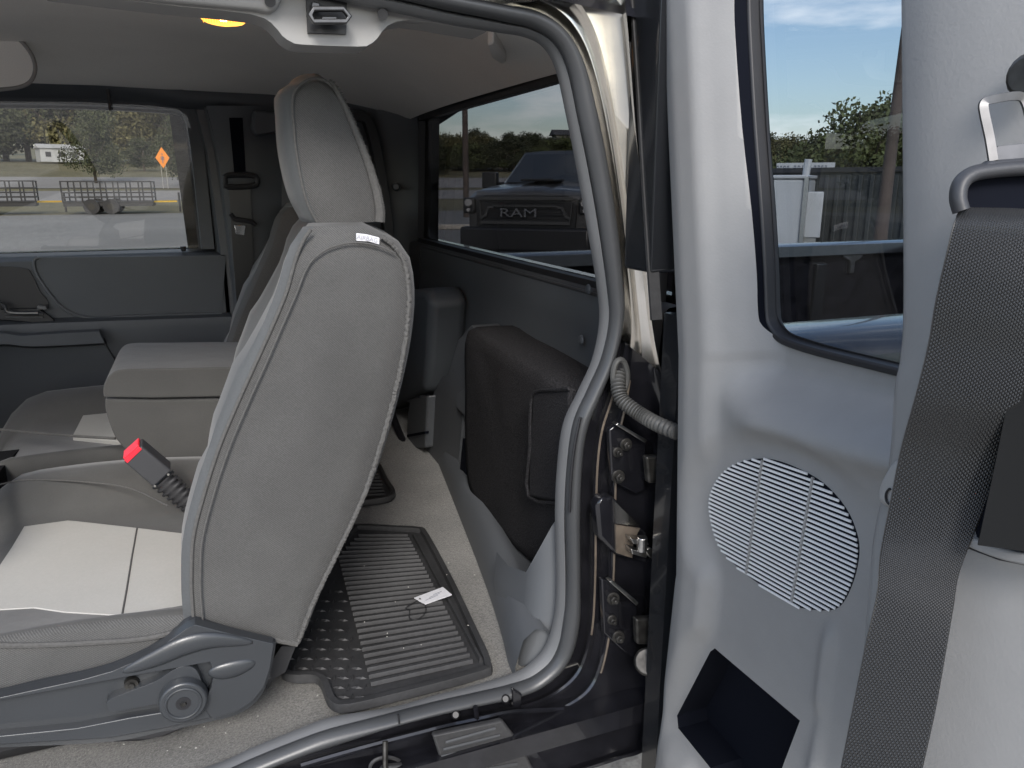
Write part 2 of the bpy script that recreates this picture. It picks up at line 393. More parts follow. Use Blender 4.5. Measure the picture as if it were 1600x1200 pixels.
def utility_trailer(label, px, r, L, rot):
    t = thing('utility_trailer', label, 'trailer', 'open utility trailers parked at the lot edge')
    b = MB()
    for z in (.55, .75, .95, 1.15, 1.45):
        for y in (-.9, .9): b.box((0, y, z), (L, .05, .05))
        b.box((-L/2, 0, z), (.05, 1.8, .05)).box((L/2, 0, z), (.05, 1.8, .05))
    k = int(L/.5)
    for i in range(k+1):
        for y in (-.9, .9): b.box((-L/2+L*i/k, y, 1.0), (.06, .06, .95))
    b.build('side_rails', 'metal_dark', t)
    MB().box((0, 0, .45), (L, 1.8, .2)).build('deck', 'metal_dark', t)
    MB().prism([(L/2,-.5,.5),(L/2+1.0,0,.5),(L/2,.5,.5)], (0,0,.07)).build('tongue', 'yellow', t)
    MB().cyl((L/2+1.1,0,.05),(L/2+1.1,0,.95),.05,n=6).build('jack', 'metal_dark', t)
    for x in (-.6, .2):
        for y in (-1.02, 1.02):
            m = MB(); m.cyl((x-.1,y-.09,.34),(x-.1,y+.09,.34),.34,n=18); o = m.build('wheel', 'black_rubber', t)
            MB().cyl((x-.1,y-.095,.34),(x-.1,y+.095,.34),.15,n=14).build('rim', 'dark_steel', o)
    place(t, AZ(px), r, rot); return t
utility_trailer('long black open utility trailer with yellow tongue on the grass verge', 170, 41.5, 3.7, R(-7))
utility_trailer('black utility trailer at far left behind the window reflection', -45, 42.5, 4.8, R(-7))
# a patch of curb and low objects by the pole seen through rear glass
t = thing('utility_pole', 'tall utility pole with crossarm and wires behind the parked truck', 'utility pole')
MB().cyl((0,0,-1),(0,0,9.5),.13,.1,n=10).build('pole', 'pole_wood', t)
MB().box((0,0,8.9),(1.9,.1,.12)).build('crossarm', 'pole_wood', t)
wm = MB()
for x in (-.85, 0, .85):
    for sx in (-1, 1):
        wm.tube([(x+sx*0, 0, 8.98 - 0), (x+sx*9, -3, 8.35), (x+sx*(20 if sx < 0 else 11), -7, 8.6+.3*sx)], .018, 5)
for z in (6.9, 6.5): wm.tube([(-20,-3,z-.2),(0,0,z),(8,-2,z-.3)], .025, 5)
wm.build('wires', 'black_rubber', t)
place(t, AZ(728), 33)
t = thing('house', 'small dark roofed house on the ridge behind the parked truck', 'house')
MB().box((0,0,1.5),(7,5,3)).build('wall', 'house_wall', t)
MB().prism([(-4.2,-3,2.95),(-4.2,0,4.6),(-4.2,3,2.95)], (8.4,0,0)).build('roof', 'roof_dark', t)
MB().box((-1.5,-2.53,1.5),(1.2,.06,1.1)).build('window', 'roof_dark', t)
t.scale = (.55,.55,.5); place(t, AZ(884), 120, R(15), 3.0)
t = thing('parking_curb', 'low concrete parking curb on the asphalt left of the parked truck', 'curb')
MB().box((0,0,.08),(2.0,.22,.16)).build('kerb_stone', 'concrete', t, bevel=.03); place(t, AZ(700), 24)

# ---- parked pickup facing us behind the rear glass
t = thing('parked_pickup', 'dark grey full-size pickup facing the camera, parked behind the tinted rear window', 'pickup truck')
# local frame: x across (to image right), -y toward camera, z up from the ground
rings = []
for y, zl, zh, wx in [(-.05,.55,1.18,.93),(.1,.55,1.27,.99),(.8,.55,1.34,1.01),(1.55,.55,1.38,1.02)]:
    rings.append([(-wx,y,zl),(-wx,y,zh-.16),(-wx+.13,y,zh-.03),(-.35,y,zh),(-.22,y,zh+.03),(.22,y,zh+.03),(.35,y,zh),(wx-.13,y,zh-.03),(wx,y,zh-.16),(wx,y,zl)])
MB().loft([[Vector(p) for p in r_] for r_ in rings]).build('hood', 'ram_paint', t, bevel=.03, seg=3)
b = MB(); rings = []
for y, z0, z1, wl, wh in [(1.5,1.25,1.3,.98,.9),(2.25,1.2,1.93,1.0,.74),(3.9,1.2,1.96,1.0,.76),(4.1,1.2,1.7,1.0,.85)]:
    rings.append([Vector(p) for p in [(-wl,y,z0),(-wh,y,z1),(-wh*.5,y,z1+.035),(wh*.5,y,z1+.035),(wh,y,z1),(wl,y,z0)]])
b.loft(rings).build('cab', 'ram_paint', t, bevel=.03)
MB().prism([(-.84,1.53,1.36),(.84,1.53,1.36),(.68,2.16,1.88),(-.68,2.16,1.88)], (0,-.02,.02)).build('windshield', 'glass_clear' if 0 else 'lens_clear', t)
M['windshield_dark'] = mat('windshield_dark', (.03,.035,.04), .06, coat=1)
t.children[-1].data.materials[0] = M['windshield_dark']
MB().box((0,3.6,.95),(2.0,4.3,.6)).build('body', 'ram_paint', t, bevel=.04)
# front face
f = MB().prism([(-.78,-.02,.66),(-.80,-.02,1.02),(-.66,-.02,1.17),(.66,-.02,1.17),(.80,-.02,1.02),(.78,-.02,.66)], (0,-.08,0))
for k in range(9): f.box((0,-.105,.70+k*.05),(1.36-.02*k,.012,.012))
f.build('grille', 'ram_black', t, bevel=.006)
f = MB()
f.sweep([Vector(p) for p in [(-.70,-.115,.73),(-.74,-.115,1.12),(.74,-.115,1.12),(.70,-.115,.73)]], [(-.028,-.02),(.028,-.02),(.028,.02),(-.028,.02)], (0,1,0), closed_path=True)
f.build('grille_surround', 'ram_paint', t, bevel=.008)
f = MB()
f.sweep([Vector(p) for p in [(.50,-.12,.98),(.58,-.12,.98),(.64,-.12,.84),(.72,-.12,.80)]], [(-.022,-.02),(.022,-.02),(.022,.02),(-.022,.02)], (0,1,0))
f.sweep([Vector(p) for p in [(-.50,-.12,.98),(-.58,-.12,.98),(-.64,-.12,.84),(-.72,-.12,.80)]], [(-.022,-.02),(.022,-.02),(.022,.02),(-.022,.02)], (0,1,0))
f.box((0,-.12,1.0),(1.0,.03,.025)).build('grille_bars', 'ram_paint', t)
for sx in (-1, 1):
    g = MB().box((sx*.92,-.0,1.0),(.20,.2,.26)); ho = g.build('headlight', 'ram_black', t, bevel=.03)
    MB().cyl((sx*.92,-.10,1.05),(sx*.92,-.12,1.05),.06,n=16).cyl((sx*.92,-.10,.93),(sx*.92,-.12,.93),.03,n=12).build('bulb', 'lens_clear', ho)
    mo = MB().box((sx*1.22,1.75,1.42),(.28,.16,.30)).box((sx*1.05,1.75,1.36),(.2,.06,.06)).build('mirror', 'ram_black', t, bevel=.03)
    MB().cyl((sx*.95,.55,.42),(sx*.75,.55,.42),.42,n=24).build('wheel', 'black_rubber', t)
    MB().cyl((sx*.95,4.6,.42),(sx*.75,4.6,.42),.42,n=24).build('wheel', 'black_rubber', t)
    MB().cyl((sx*.62,-.18,.55),(sx*.62,-.22,.55),.055,n=14).build('fog_lamp', 'lens_clear', t)
MB().box((0,-.08,.46),(2.06,.32,.40)).build('bumper', 'ram_black', t, bevel=.05)
MB().box((0,.85,1.415),(.55,.7,.05)).build('hood_scoop', 'ram_black', t, bevel=.02)
seed_text('RAM', 'badge', .20, 'ram_letter', Matrix.Translation((-.10,-.135,.885)) @ Matrix.Rotation(R(90), 4, 'X') @ Matrix.Diagonal((1.5,1,1,1)), t, .012)
t.scale = (1.08,1.08,1.0); place(t, AZ(824), 13.0, R(-17))

# ---- trailers, sign and pole through the open door's window
t = thing('cargo_trailer', 'white enclosed cargo trailer with corner posts, left in the rear door window', 'trailer')
MB().box((0,0,.98),(3.2,1.9,1.3)).build('body', 'white_paint', t, bevel=.05)
for sx in (-1, 1): MB().box((sx*1.61,-.96,.98),(.07,.07,1.36)).build('corner_post', 'steel', t)
MB().box((.55,-.97,.8),(.55,.03,.05)).build('latch', 'metal_dark', t)
MB().box((0,0,1.66),(3.25,1.95,.07)).build('roof', 'white_paint', t, bevel=.02)
for x in (-.3, .5): MB().cyl((x,-.95,.32),(x,-.75,.32),.32,n=18).build('wheel', 'black_rubber', t)
t.scale = (1, 1, .88); place(t, AZ(1128), 15, R(-14))
t = thing('utility_box', 'small white box unit standing right of the white cargo trailer', 'box')
MB().box((0,0,.85),(.42,.4,.75)).build('cabinet', 'white_paint', t, bevel=.02)
MB().box((0,0,.24),(.3,.3,.48)).build('stand', 'steel', t); MB().cyl((-.12,0,1.2),(-.08,0,1.75),.06,n=8).build('vent_pipe', 'white_paint', t)
place(t, AZ(1268), 14.2)
t = thing('roadside_signboard', 'white signboard with two lines of dark lettering above the cargo trailer', 'sign')
MB().box((0,0,1.86),(2.2,.08,.62)).build('sign_panel', 'white_paint', t)
for x in (-.9, .9): MB().box((x,.06,.85),(.1,.1,1.6)).build('post', 'steel', t)
# two unreadable lines: rows of small dark strokes
st = MB(); rr = random.Random(4)
for z, n in ((1.99, 15), (1.73, 14)):
    x = -1.1
    for k in range(n):
        ww = rr.uniform(.09, .13)
        if k % 5 != 4: st.box((x+ww/2, -.05, z), (ww*.8, .01, .15)).box((x+ww*.5, -.056, z), (ww*.3, .012, .05), mi=1)
        x += ww+.035
st.build('lettering', ['ink', 'white_paint'], t)
place(t, AZ(1256), 34, R(-6))
t = thing('dark_container', 'large dark grey container filling the right of the rear door window', 'container')
c_ = MB().box((0,0,.9),(4.2,2,1.75))
for i in range(22): c_.box((-2.0+i*.19,-1.02,.9),(.07,.05,1.6))
c_.build('body', 'container', t, bevel=.01)
MB().box((0,0,1.8),(4.3,2.1,.09)).build('top_rail', 'metal_dark', t)
for z in (.75, .62): MB().box((1.75,-1.06,z),(.18,.03,.05)).build('marker_light', 'yellow', t)
t.scale = (1, 1, .88); place(t, AZ(1372), 15.5, R(-20))
t = thing('leaning_pole', 'brown wooden pole leaning right in front of the dark container', 'pole')
a_ = ray(1372, 400); b_ = ray(1409, 100); D = 9.5
A_ = a_*(D/math.hypot(a_.x, a_.y)); B_ = b_*(D/math.hypot(b_.x, b_.y)); dv = (B_-A_)
MB().cyl(A_-dv*.42, B_+dv*.6, .085, .035, n=12).build('pole', 'pole_wood', t)

# ================================================================== OUR TRUCK: CAB SHELL
cab = thing('pickup_cab', 'black extended-cab pickup with grey interior, its rear side opening facing the camera', 'pickup truck')
FZ = -.69
# --- floor, carpeted
b = MB(); rows = []
for i in range(22):
    x = -1.15+i*.084
    row = []
    for j in range(30):
        y = .865+j*.05; tz = .10*math.exp(-((y-1.57)/.17)**2)*max(0, min(1, (.25-x)/.25)) if x < .25 else 0
        row.append(Vector((x, y, FZ+tz+.004*math.sin(9*x+5*y)+(.03*max(0, (x-.25)/.35)))))
    rows.append(row)
b.loft(rows, False, False); b.build('floor_carpet', 'carpet', cab, smooth=80)
# hull: closed slabs that keep the light out
MB().prism([(-1.2,.80,-.74),(-1.2,2.36,-.74),(.62,2.36,-.74),(.62,.80,-.74)], (0,0,.03)).build('floor_pan', 'black_paint', cab)
rows = []
for x, zc in [(-1.0,.245),(-.5,.29),(0,.30),(.35,.29),(.55,.245),(.62,.20)]:
    r_ = []
    for k in range(15):
        y = .875+1.40*k/14; s_ = abs((k-7)/7); zz = zc-.05*s_**3-.035*s_**8
        e = .168+.055*k/14
        r_.append(Vector((x, y, max(e-.004, zz) if 0 < k < 14 else e)))
    rows.append(r_)
def head_row(x, zc, zn=.172, zf=.228):
    r_ = []
    for k in range(21):
        u = k/20; y = .90+1.33*u; base = zn+(zf-zn)*u
        r_.append(Vector((x, y, base+(zc-(zn+zf)/2)*(1-abs(2*u-1)**2.6))))
    return r_
b = MB(); b.loft([head_row(x, zc, zn, zf) for x, zc, zn, zf in [(-1.1,.22,.17,.228),(-.7,.275,.172,.228),(-.2,.29,.172,.228),(.2,.285,.172,.222),(.40,.262,.172,.212),(.50,.225,.172,.195),(.565,.178,.165,.172)]], False, False)
b.build('headliner', 'headliner', cab, smooth=80)
rf = MB(); rr_ = []
for x, dz in [(-1.25,-.02),(-.5,.01),(.2,.01),(.58,-.03),(.66,-.09)]:
    rr_.append([Vector((x, y, z+dz)) for y, z in [(.82,.20),(.86,.27),(1.0,.325),(1.57,.35),(2.14,.325),(2.30,.27),(2.36,.20),(2.30,.245),(1.57,.325),(.88,.245)]])
rf.loft(rr_); rf.build('roof', 'black_paint', cab, smooth=60)
MB().prism([(-1.2,.835,.196),(-1.2,.895,.19),(-1.2,.895,.25),(-1.2,.835,.25)], (1.72,0,0)).build('roof_gap_filler', 'black_paint', cab)  # unseen slab added to close a light leak under the roof edge
# far side trim wall (passenger side) -------------------------------------------------
YF = 2.27
def p2(pts, fn, v): return [fn(x, y, v) for x, y in pts]
# rail above the far door and rear corner, dark
rail = [(-140,118),(0,122),(130,129),(262,134),(290,142),(340,145),(440,148),(540,146),(590,152),(620,166),(650,188)]
low = [(-140,150),(0,152),(120,154),(240,160),(290,170),(330,172),(440,178),(540,182),(590,190),(620,200),(650,214)]
b = MB(); A_ = [PY(x, y-12, 2.235) for x, y in rail]; B_ = [PY(x, y, 2.215) for x, y in rail]; D_ = [PY(x, y, 2.235) for x, y in low]; E_ = [PY(x, y, 2.29) for x, y in low]
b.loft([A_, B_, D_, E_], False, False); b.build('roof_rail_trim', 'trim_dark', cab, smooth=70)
MB().box((-.18,2.225,.20),(.006,.01,.05)).build('trim_seam', 'black_rubber', cab)
# passenger front door -----------------------------------------------------------------
pd = MB()
winp = [(-160,152),(0,152),(120,154),(235,160),(284,166),(300,184),(311,240),(325,388),(318,391),(0,400),(-160,404)]
outer = [(-260,100),(262,128),(300,140),(322,170),(345,300),(372,500),(385,760),(-260,760)]
# lower panel as a relief loft, from sill down
def strip(rows, name, m, parent, smooth=60, n=30):
    b = MB(); b.loft([resample([PY(x, y, Y) for x, y in pts], n) for pts, Y in rows], False, False); return b.build(name, m, parent, smooth=smooth)
Yd = 2.24
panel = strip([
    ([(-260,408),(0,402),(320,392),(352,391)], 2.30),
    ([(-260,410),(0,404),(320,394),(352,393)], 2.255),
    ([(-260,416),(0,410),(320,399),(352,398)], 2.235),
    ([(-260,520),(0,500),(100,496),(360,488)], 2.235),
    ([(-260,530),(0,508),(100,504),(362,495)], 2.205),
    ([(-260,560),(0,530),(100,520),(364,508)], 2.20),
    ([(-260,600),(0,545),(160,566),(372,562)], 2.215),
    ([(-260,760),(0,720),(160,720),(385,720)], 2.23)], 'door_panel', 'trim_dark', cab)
# upholstered insert with bright piping
ins = cat2([(60,402),(53,408),(57,428),(75,455),(95,478),(120,492),(150,497),(200,494),(346,489)], 5)
poly = [PY(x, y, 2.232) for x, y in ins]+[PY(353,400,2.232)]
MB().prism(poly, (0,.006,0)).build('door_insert', 'trim_dark', panel)
MB().tube([PY(x, y, 2.231) for x, y in ins], .0045, 8).build('insert_piping', 'trim_grey', panel)
# armrest scoop left, switch bezel
arm = cat2([(-90,524),(0,517),(30,521),(80,518),(155,514)], 4); arm2 = cat2([(-90,552),(0,538),(40,541),(90,540),(163,536)], 4)
b = MB(); b.loft([resample([PY(x,y,Y) for x,y in q], 24) for q,Y in ((arm,2.21),(arm,2.16),([(x,y+4) for x,y in arm],2.150),(arm2,2.150),([(x,y+3) for x,y in arm2],2.21))], False, False)
b.build('armrest', 'trim_dark', panel, smooth=50)
b = MB(); b.prism([PY(x,y,2.215) for x,y in [(-60,484),(60,482),(78,494),(86,502),(50,504),(0,500),(-60,504)]], (0,.01,0)); b.build('switch_bezel', 'metal_dark', panel, bevel=.002)
for dy in (0, 5): MB().prism([PY(x,y+dy,2.207) for x,y in [(8,489),(66,489),(68,492),(10,492)]], (0,.008,0)).build('switch', 'seat_plastic', panel)
MB().prism([PY(x,y,2.20) for x,y in [(58,478),(72,478),(74,484),(57,484)]], (0,.03,0)).build('lock_knob', 'seal_trim', panel, bevel=.002)
b = MB(); b.prism([PY(x,y,2.228) for x,y in cat2([(-80,415),(30,418),(50,430),(62,455),(74,470),(60,480),(-80,484)],3)], (0,.004,0)); b.build('handle_recess', 'black_rubber', panel)
MB().tube([PY(x,y,2.19) for x,y in cat2([(-70,470),(0,474),(14,488),(60,489)],4)], .005, 8).build('door_pull', 'seat_plastic', panel)
MB().cyl(PY(287,392,2.262), PY(286,385,2.262), .006, .0075, n=10).build('lock_button', 'black_rubber', panel)
MB().sweep([PY(x,y,2.205) for x,y in [(160,512),(166,540),(182,566)]], circ(.002,6), (0,1,0)).build('panel_seam', 'black_rubber', panel)
# window frame and glass
wf = MB(); wfp = [PY(x, y, 2.285) for x, y in cat2([(-160,152),(0,152),(120,154),(235,160),(280,165),(297,180),(308,230),(325,388)], 3)]
wf.sweep(wfp, [(-.016,-.03),(.016,-.03),(.02,.02),(-.02,.02)], (0,1,0)); wf.build('window_frame', 'trim_dark', panel, bevel=.004)
MB().sweep(wfp, [(-.024,-.0),(-.014,-.004),(-.014,.02),(-.024,.02)], (0,1,0)).build('window_seal', 'black_rubber', panel)
wg = [PY(x, y, 2.30) for x, y in [(-260,140),(240,150),(300,175),(318,240),(334,400),(330,410),(-260,414)]]
wg = [(lambda d: d*((2.30-.0252)/(d.y+.14*d.z)))(ray(x, y)) for x, y in [(-260,157),(120,159),(236,165),(278,170),(293,182),(303,215),(311,250),(324,340),(331,400),(330,410),(-260,414)]]
MB().prism(wg, (0,.004,0)).build('window_glass', 'glass_side', panel)
strip([([(-260,395),(0,396.5),(322,388),(330,387)], 2.285),([(-260,403),(0,402),(322,392),(352,391)], 2.26)], 'window_sill', 'seal', panel)
# outer shell of far side
MB().box((-.55,2.33,-.42),(1.3,.03,.50)).build('outer_door', 'black_paint', cab)
# B pillar on the far side (door edge to rear door)
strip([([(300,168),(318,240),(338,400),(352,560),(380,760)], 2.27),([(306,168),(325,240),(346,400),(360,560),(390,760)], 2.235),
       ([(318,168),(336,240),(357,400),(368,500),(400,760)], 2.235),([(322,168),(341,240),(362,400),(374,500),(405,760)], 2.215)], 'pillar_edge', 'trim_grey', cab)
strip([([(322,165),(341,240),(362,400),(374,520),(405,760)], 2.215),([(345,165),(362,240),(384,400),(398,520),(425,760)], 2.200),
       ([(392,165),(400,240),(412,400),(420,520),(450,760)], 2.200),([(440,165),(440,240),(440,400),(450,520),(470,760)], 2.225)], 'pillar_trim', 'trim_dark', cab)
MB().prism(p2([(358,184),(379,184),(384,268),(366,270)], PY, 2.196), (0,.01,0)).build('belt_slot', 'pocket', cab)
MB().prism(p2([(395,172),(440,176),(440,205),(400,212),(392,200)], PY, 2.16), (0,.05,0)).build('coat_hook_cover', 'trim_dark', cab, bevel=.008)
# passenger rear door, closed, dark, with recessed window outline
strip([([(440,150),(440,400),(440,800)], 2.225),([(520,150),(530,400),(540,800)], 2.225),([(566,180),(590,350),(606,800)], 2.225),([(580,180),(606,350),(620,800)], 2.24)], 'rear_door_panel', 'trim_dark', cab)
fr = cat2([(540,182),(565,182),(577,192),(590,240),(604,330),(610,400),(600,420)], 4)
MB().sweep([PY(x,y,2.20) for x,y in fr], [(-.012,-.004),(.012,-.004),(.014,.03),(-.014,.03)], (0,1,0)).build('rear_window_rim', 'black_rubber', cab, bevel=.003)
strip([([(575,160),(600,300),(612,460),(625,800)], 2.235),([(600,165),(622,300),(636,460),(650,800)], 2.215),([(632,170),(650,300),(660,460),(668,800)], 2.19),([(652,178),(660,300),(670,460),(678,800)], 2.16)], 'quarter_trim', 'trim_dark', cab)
MB().cyl(PY(619,292,2.205), PY(619,292,2.185), .012, .009).build('trim_clip', 'trim_dark', cab, bevel=.002)
MB().box((.0,2.345,-.2),(1.3,.02,.95)).build('outer_side', 'black_paint', cab) if 0 else None
MB().prism([(-.02,2.33,-.72),(.64,2.33,-.72),(.64,2.33,.22),(-.05,2.33,.22)], (0,.02,0)).build('outer_quarter', 'black_paint', cab)

# rear wall and window ------------------------------------------------------------------
XR = .58
def SX(rows, name, m, parent, n=24, smooth=60):
    b = MB(); b.loft([resample([PX(x, y, X) for x, y in pts], n) for pts, X in rows], False, False); return b.build(name, m, parent, smooth=smooth)
# window rim
def rx(Y, Z, X=XR): return Vector((X, Y, Z))
TL, TR, BR, BL = (2.10,.169),(.90,.169),(.90,-.154),(2.15,-.154)
MB().sweep([rx(*q, XR-.004) for q in (TL, TR, BR, BL)], [(-.006,-.008),(.006,-.008),(.006,.010),(-.006,.010)], (1,0,0), closed_path=True).build('rear_window_seal', 'black_rubber', cab, bevel=.003)
b = MB()
for k, (y0, y1) in enumerate([(.86,2.2)]):
    b.prism([rx(y0,-.16,XR+.006), rx(y1,-.16,XR+.006), rx(y1-.04,.18,XR+.006), rx(y0,.18,XR+.006)], (.004,0,0))
b.build('rear_window_glass', 'glass_tint', cab)
# side and upper surround
MB().prism([(XR+.012,.84,-.16),(XR+.012,.895,-.16),(XR+.012,.895,.26),(XR+.012,.84,.26)], (.03,0,0)).build('rear_frame', 'black_paint', cab)
MB().prism([(XR+.012,2.13,-.17),(XR+.012,2.34,-.17),(XR+.012,2.34,.24),(XR+.012,2.08,.24)], (.03,0,0)).build('rear_frame', 'black_paint', cab)
MB().prism([(XR+.008,.84,.178),(XR+.008,2.3,.178),(XR+.008,2.25,.25),(XR+.008,.9,.25)], (.03,0,0)).build('rear_header', 'trim_dark', cab)
# panel below the rear glass
b = MB(); rows = []
for x, z in [(XR+.004,-.157),(XR-.014,-.159),(XR-.022,-.166),(XR-.026,-.22),(XR-.034,-.36),(XR-.030,-.50),(XR-.02,-.72)]:
    rows.append([Vector((x, .86+1.36*k/30, z)) for k in range(31)])
b.loft(rows, False, False); bp_ = b.build('back_panel', 'back_grey', cab, smooth=70)
MB().tube([Vector((XR-.021, .88+k*.1, -.166)) for k in range(13)], .003, 6).build('ledge_bead', 'seal', bp_)
MB().sweep([Vector((XR-.028-.006*(k/8), 2.06+.004*k, -.175-.02*k)) for k in range(9)], circ(.0015,6), (1,0,0)).build('panel_seam', 'seal', bp_)
for x, y in ((909,531),(920,452)):
    p = PX(x, y, XR-.036); MB().cyl(p, p+Vector((-.004,0,0)), .009, .006).build('trim_clip', 'back_grey', bp_, bevel=.002)
MB().box((XR+.03,1.57,-.45),(.02,1.5,.6)).build('rear_wall', 'black_paint', cab)
# lower trims at the rear: ledge along the floor
b = MB(); rows = []
prof = [(.0,-.70),(.0,-.655),(.012,-.615),(.03,-.602),(.045,-.606),(.06,-.625),(.16,-.63)]
for k in range(24):
    y = .872+k*.047; fx = .352+ .155*min(1, max(0, y-.90)/.95)**.8
    rows.append([Vector((min(fx+dx*(1 if y < 1.4 else .7), .575), y, z)) for dx, z in prof])
b.loft(rows, False, False); b.build('rear_sill_trim', 'trim_grey', cab, smooth=60)
# near quarter trim: panel between the ledge and the door seal
q = [([(880,796),(882,900),(874,966),(852,1018),(838,1036)], .886),
     ([(862,822),(864,900),(856,960),(838,1006),(820,1040)], .893),
     ([(840,862),(840,910),(834,960),(822,1004),(808,1042)], .905),
     ([(822,894),(818,930),(812,970),(806,1010),(801,1044)], .945),
     ([(794,884),(790,924),(789,965),(791,1004),(795,1040)], 1.0),
     ([(776,862),(772,905),(773,950),(778,990),(784,1020)], 1.06)]
b = MB(); b.loft([resample([PY(x, y, Y) for x, y in pts], 40) for pts, Y in q], False, False); b.build('quarter_trim', 'trim_grey', cab, smooth=80)
# dark cavity filler between ledge and seat (bracket)
b = MB(); b.prism(p2([(730,514),(736,508),(742,514),(742,545),(728,600),(712,780),(722,800),(665,702),(663,640),(690,590),(700,585),(716,530)], PX, .49), (.06,0,0))
b.build('seat_bracket', 'trim_grey', cab, bevel=.008, seg=3)
MB().prism(p2([(713,615),(733,600),(733,660),(712,640)], PX, .478), (.02,0,0)).build('bracket_boss', 'trim_grey', cab, bevel=.008, seg=3)
MB().prism(p2([(723,685),(728,690),(728,745),(712,790),(718,740)], PX, .479), (.012,0,0)).build('bracket_slot', 'pocket', cab)
b = MB(); b.prism(p2([(640,625),(668,618),(664,700),(636,702),(636,650)], PX, .47), (.05,0,0)); b.build('far_bracket', 'trim_grey', cab, bevel=.006)
MB().prism(p2([(632,592),(652,596),(658,622),(636,630)], PX, .475), (.04,0,0)).build('far_bracket_arm', 'trim_grey', cab, bevel=.006)
MB().prism(p2([(636,679),(664,674),(664,678),(636,683)], PX, .467), (.01,0,0)).build('far_bracket_slot', 'pocket', cab)

# header trim with the latch pocket on the near roof rail
hp = [(60,-60),(60,-16),(190,0),(300,12),(392,22),(424,36),(441,56),(456,66),(474,70),(560,73),(577,70),(590,60),(606,40),(640,31),(700,40),(760,50),(760,-60)]
hm = MB(); hm.prism(p2(cat2(hp[1:-1], 2)+[(760,-60),(60,-60)], PY, .885), (0,.05,0)); ht = hm.build('header_trim', 'header_trim', cab, bevel=.010, seg=4)
MB().prism(p2([(60,-60),(60,-22),(190,-6),(300,5),(400,14),(424,20),(440,4),(440,-60)], PY, .872), (0,.02,0)).build('header_edge', 'header_trim', cab, bevel=.006, seg=3)
MB().prism(p2([(477,-40),(543,-40),(541,53),(481,51)], PY, .880), (0,.006,0)).build('latch_pocket', 'black_rubber', ht)
sm = MB(); sm.sweep([PY(x,y,.862) for x,y in [(484,24),(490,14),(536,14),(546,26),(540,34),(490,34)]], [(-.0025,-.004),(.0025,-.004),(.0025,.004),(-.0025,.004)], (0,1,0), closed_path=True)
sm.prism(p2([(487,2),(500,4),(502,16),(487,16)], PY, .868), (0,.01,0)); sm.prism(p2([(502,26),(528,26),(527,34),(502,34)], PY, .866), (0,.01,0))
sm.build('latch_striker', 'plate_steel', ht, bevel=.0015)
for x, y in ((422,2),(598,22)):
    MB().cyl(PY(x,y,.868), PY(x,y,.884), .0055, n=14).build('screw_hole', 'black_rubber', ht)
# little coat hook on the headliner at the rear
b = MB(); b.prism(p2([(762,70),(772,68),(790,90),(792,98),(784,102),(768,92)], PZ, .205), (0,0,.03)); b.build('coat_hook', 'headliner', cab, bevel=.004)
# sun visor at far left
vp = cat2([(-90,40),(-40,42),(20,56),(46,80),(55,104),(50,124),(34,135),(0,140),(-90,146)], 4)
MB().prism(p2(vp, PY, 1.95), (0,.016,0)).build('sun_visor', 'headliner', cab, bevel=.006, seg=3)
MB().sweep([PY(x,y,1.949) for x,y in vp], circ(.004,8), (0,1,0)).build('visor_piping', 'header_trim', cab)

# ---------------- weatherstrips around the opening
Ain = [(-60,1310),(200,1232),(330,1196),(399,1166),(464,1140),(520,1120),(616,1104),(680,1086),(744,1070),(800,1052),(828,1036),(852,1008),(866,960),(869,900),(867,800),(871,720),(880,660),(902,612),(925,560),(936,500),(931,440),(916,350),(900,260),(884,180),(868,110),(848,74),(818,58),(770,50),(700,38),(640,25),(560,8),(480,-8),(300,-40)]
Bmi = [(-60,1330),(200,1256),(330,1216),(400,1186),(464,1160),(520,1140),(616,1117),(680,1100),(744,1085),(800,1071),(838,1056),(870,1022),(884,964),(886,900),(884,800),(888,720),(897,660),(919,610),(941,560),(953,500),(949,440),(937,350),(921,260),(904,180),(888,108),(866,66),(830,42),(780,31),(700,16),(640,2),(560,-14),(480,-30),(300,-60)]
Cou = [(-60,1352),(200,1282),(330,1240),(400,1206),(464,1180),(520,1162),(616,1130),(680,1114),(744,1100),(800,1088),(846,1070),(886,1032),(902,975),(905,900),(905,800),(908,720),(917,665),(937,616),(958,562),(972,500),(972,440),(962,350),(948,260),(932,180),(912,104),(886,54),(846,22),(790,8),(700,-10),(640,-24),(560,-40),(480,-56),(300,-90)]
Out = [(-60,1480),(200,1420),(330,1390),(420,1370),(500,1340),(560,1320),(660,1290),(740,1260),(820,1232),(900,1202),(960,1182),(1008,1160),(1040,1080),(1060,960),(1068,860),(1068,780),(1064,720),(1056,665),(1040,610),(1026,560),(1016,500),(1010,440),(1004,350),(996,260),(988,180),(980,90),(972,20),(960,-30),(900,-60),(800,-75),(700,-90),(600,-110),(300,-150)]
def dens(pts, Y, n=220): return resample([PY(x, y, Y) for x, y in cat2(pts, 8)], n)
# make the four curves index-aligned: sample each control segment equally
def seg(pts, Y, k=7): return [PY(x, y, Y) for x, y in cat2(pts, k)]
nC = len(seg(Cou, .84))
ia, ib = seg(Ain, .872), seg(Bmi, .862)
# inner garnish lip
rows = [seg(Ain, .90), seg(Ain, .872)]
mid = [a.lerp(b_, .5)+Vector((0,-.012,0)) for a, b_ in zip(seg(Ain,.872), seg(Bmi,.864))]
rows += [[a.lerp(b_, .2)+Vector((0,-.008,0)) for a, b_ in zip(ia, ib)], mid, [a.lerp(b_, .85)+Vector((0,-.004,0)) for a, b_ in zip(ia, ib)], seg(Bmi, .872)]
MB().loft(rows, False, False).build('door_garnish', 'seal_trim', cab, smooth=60)
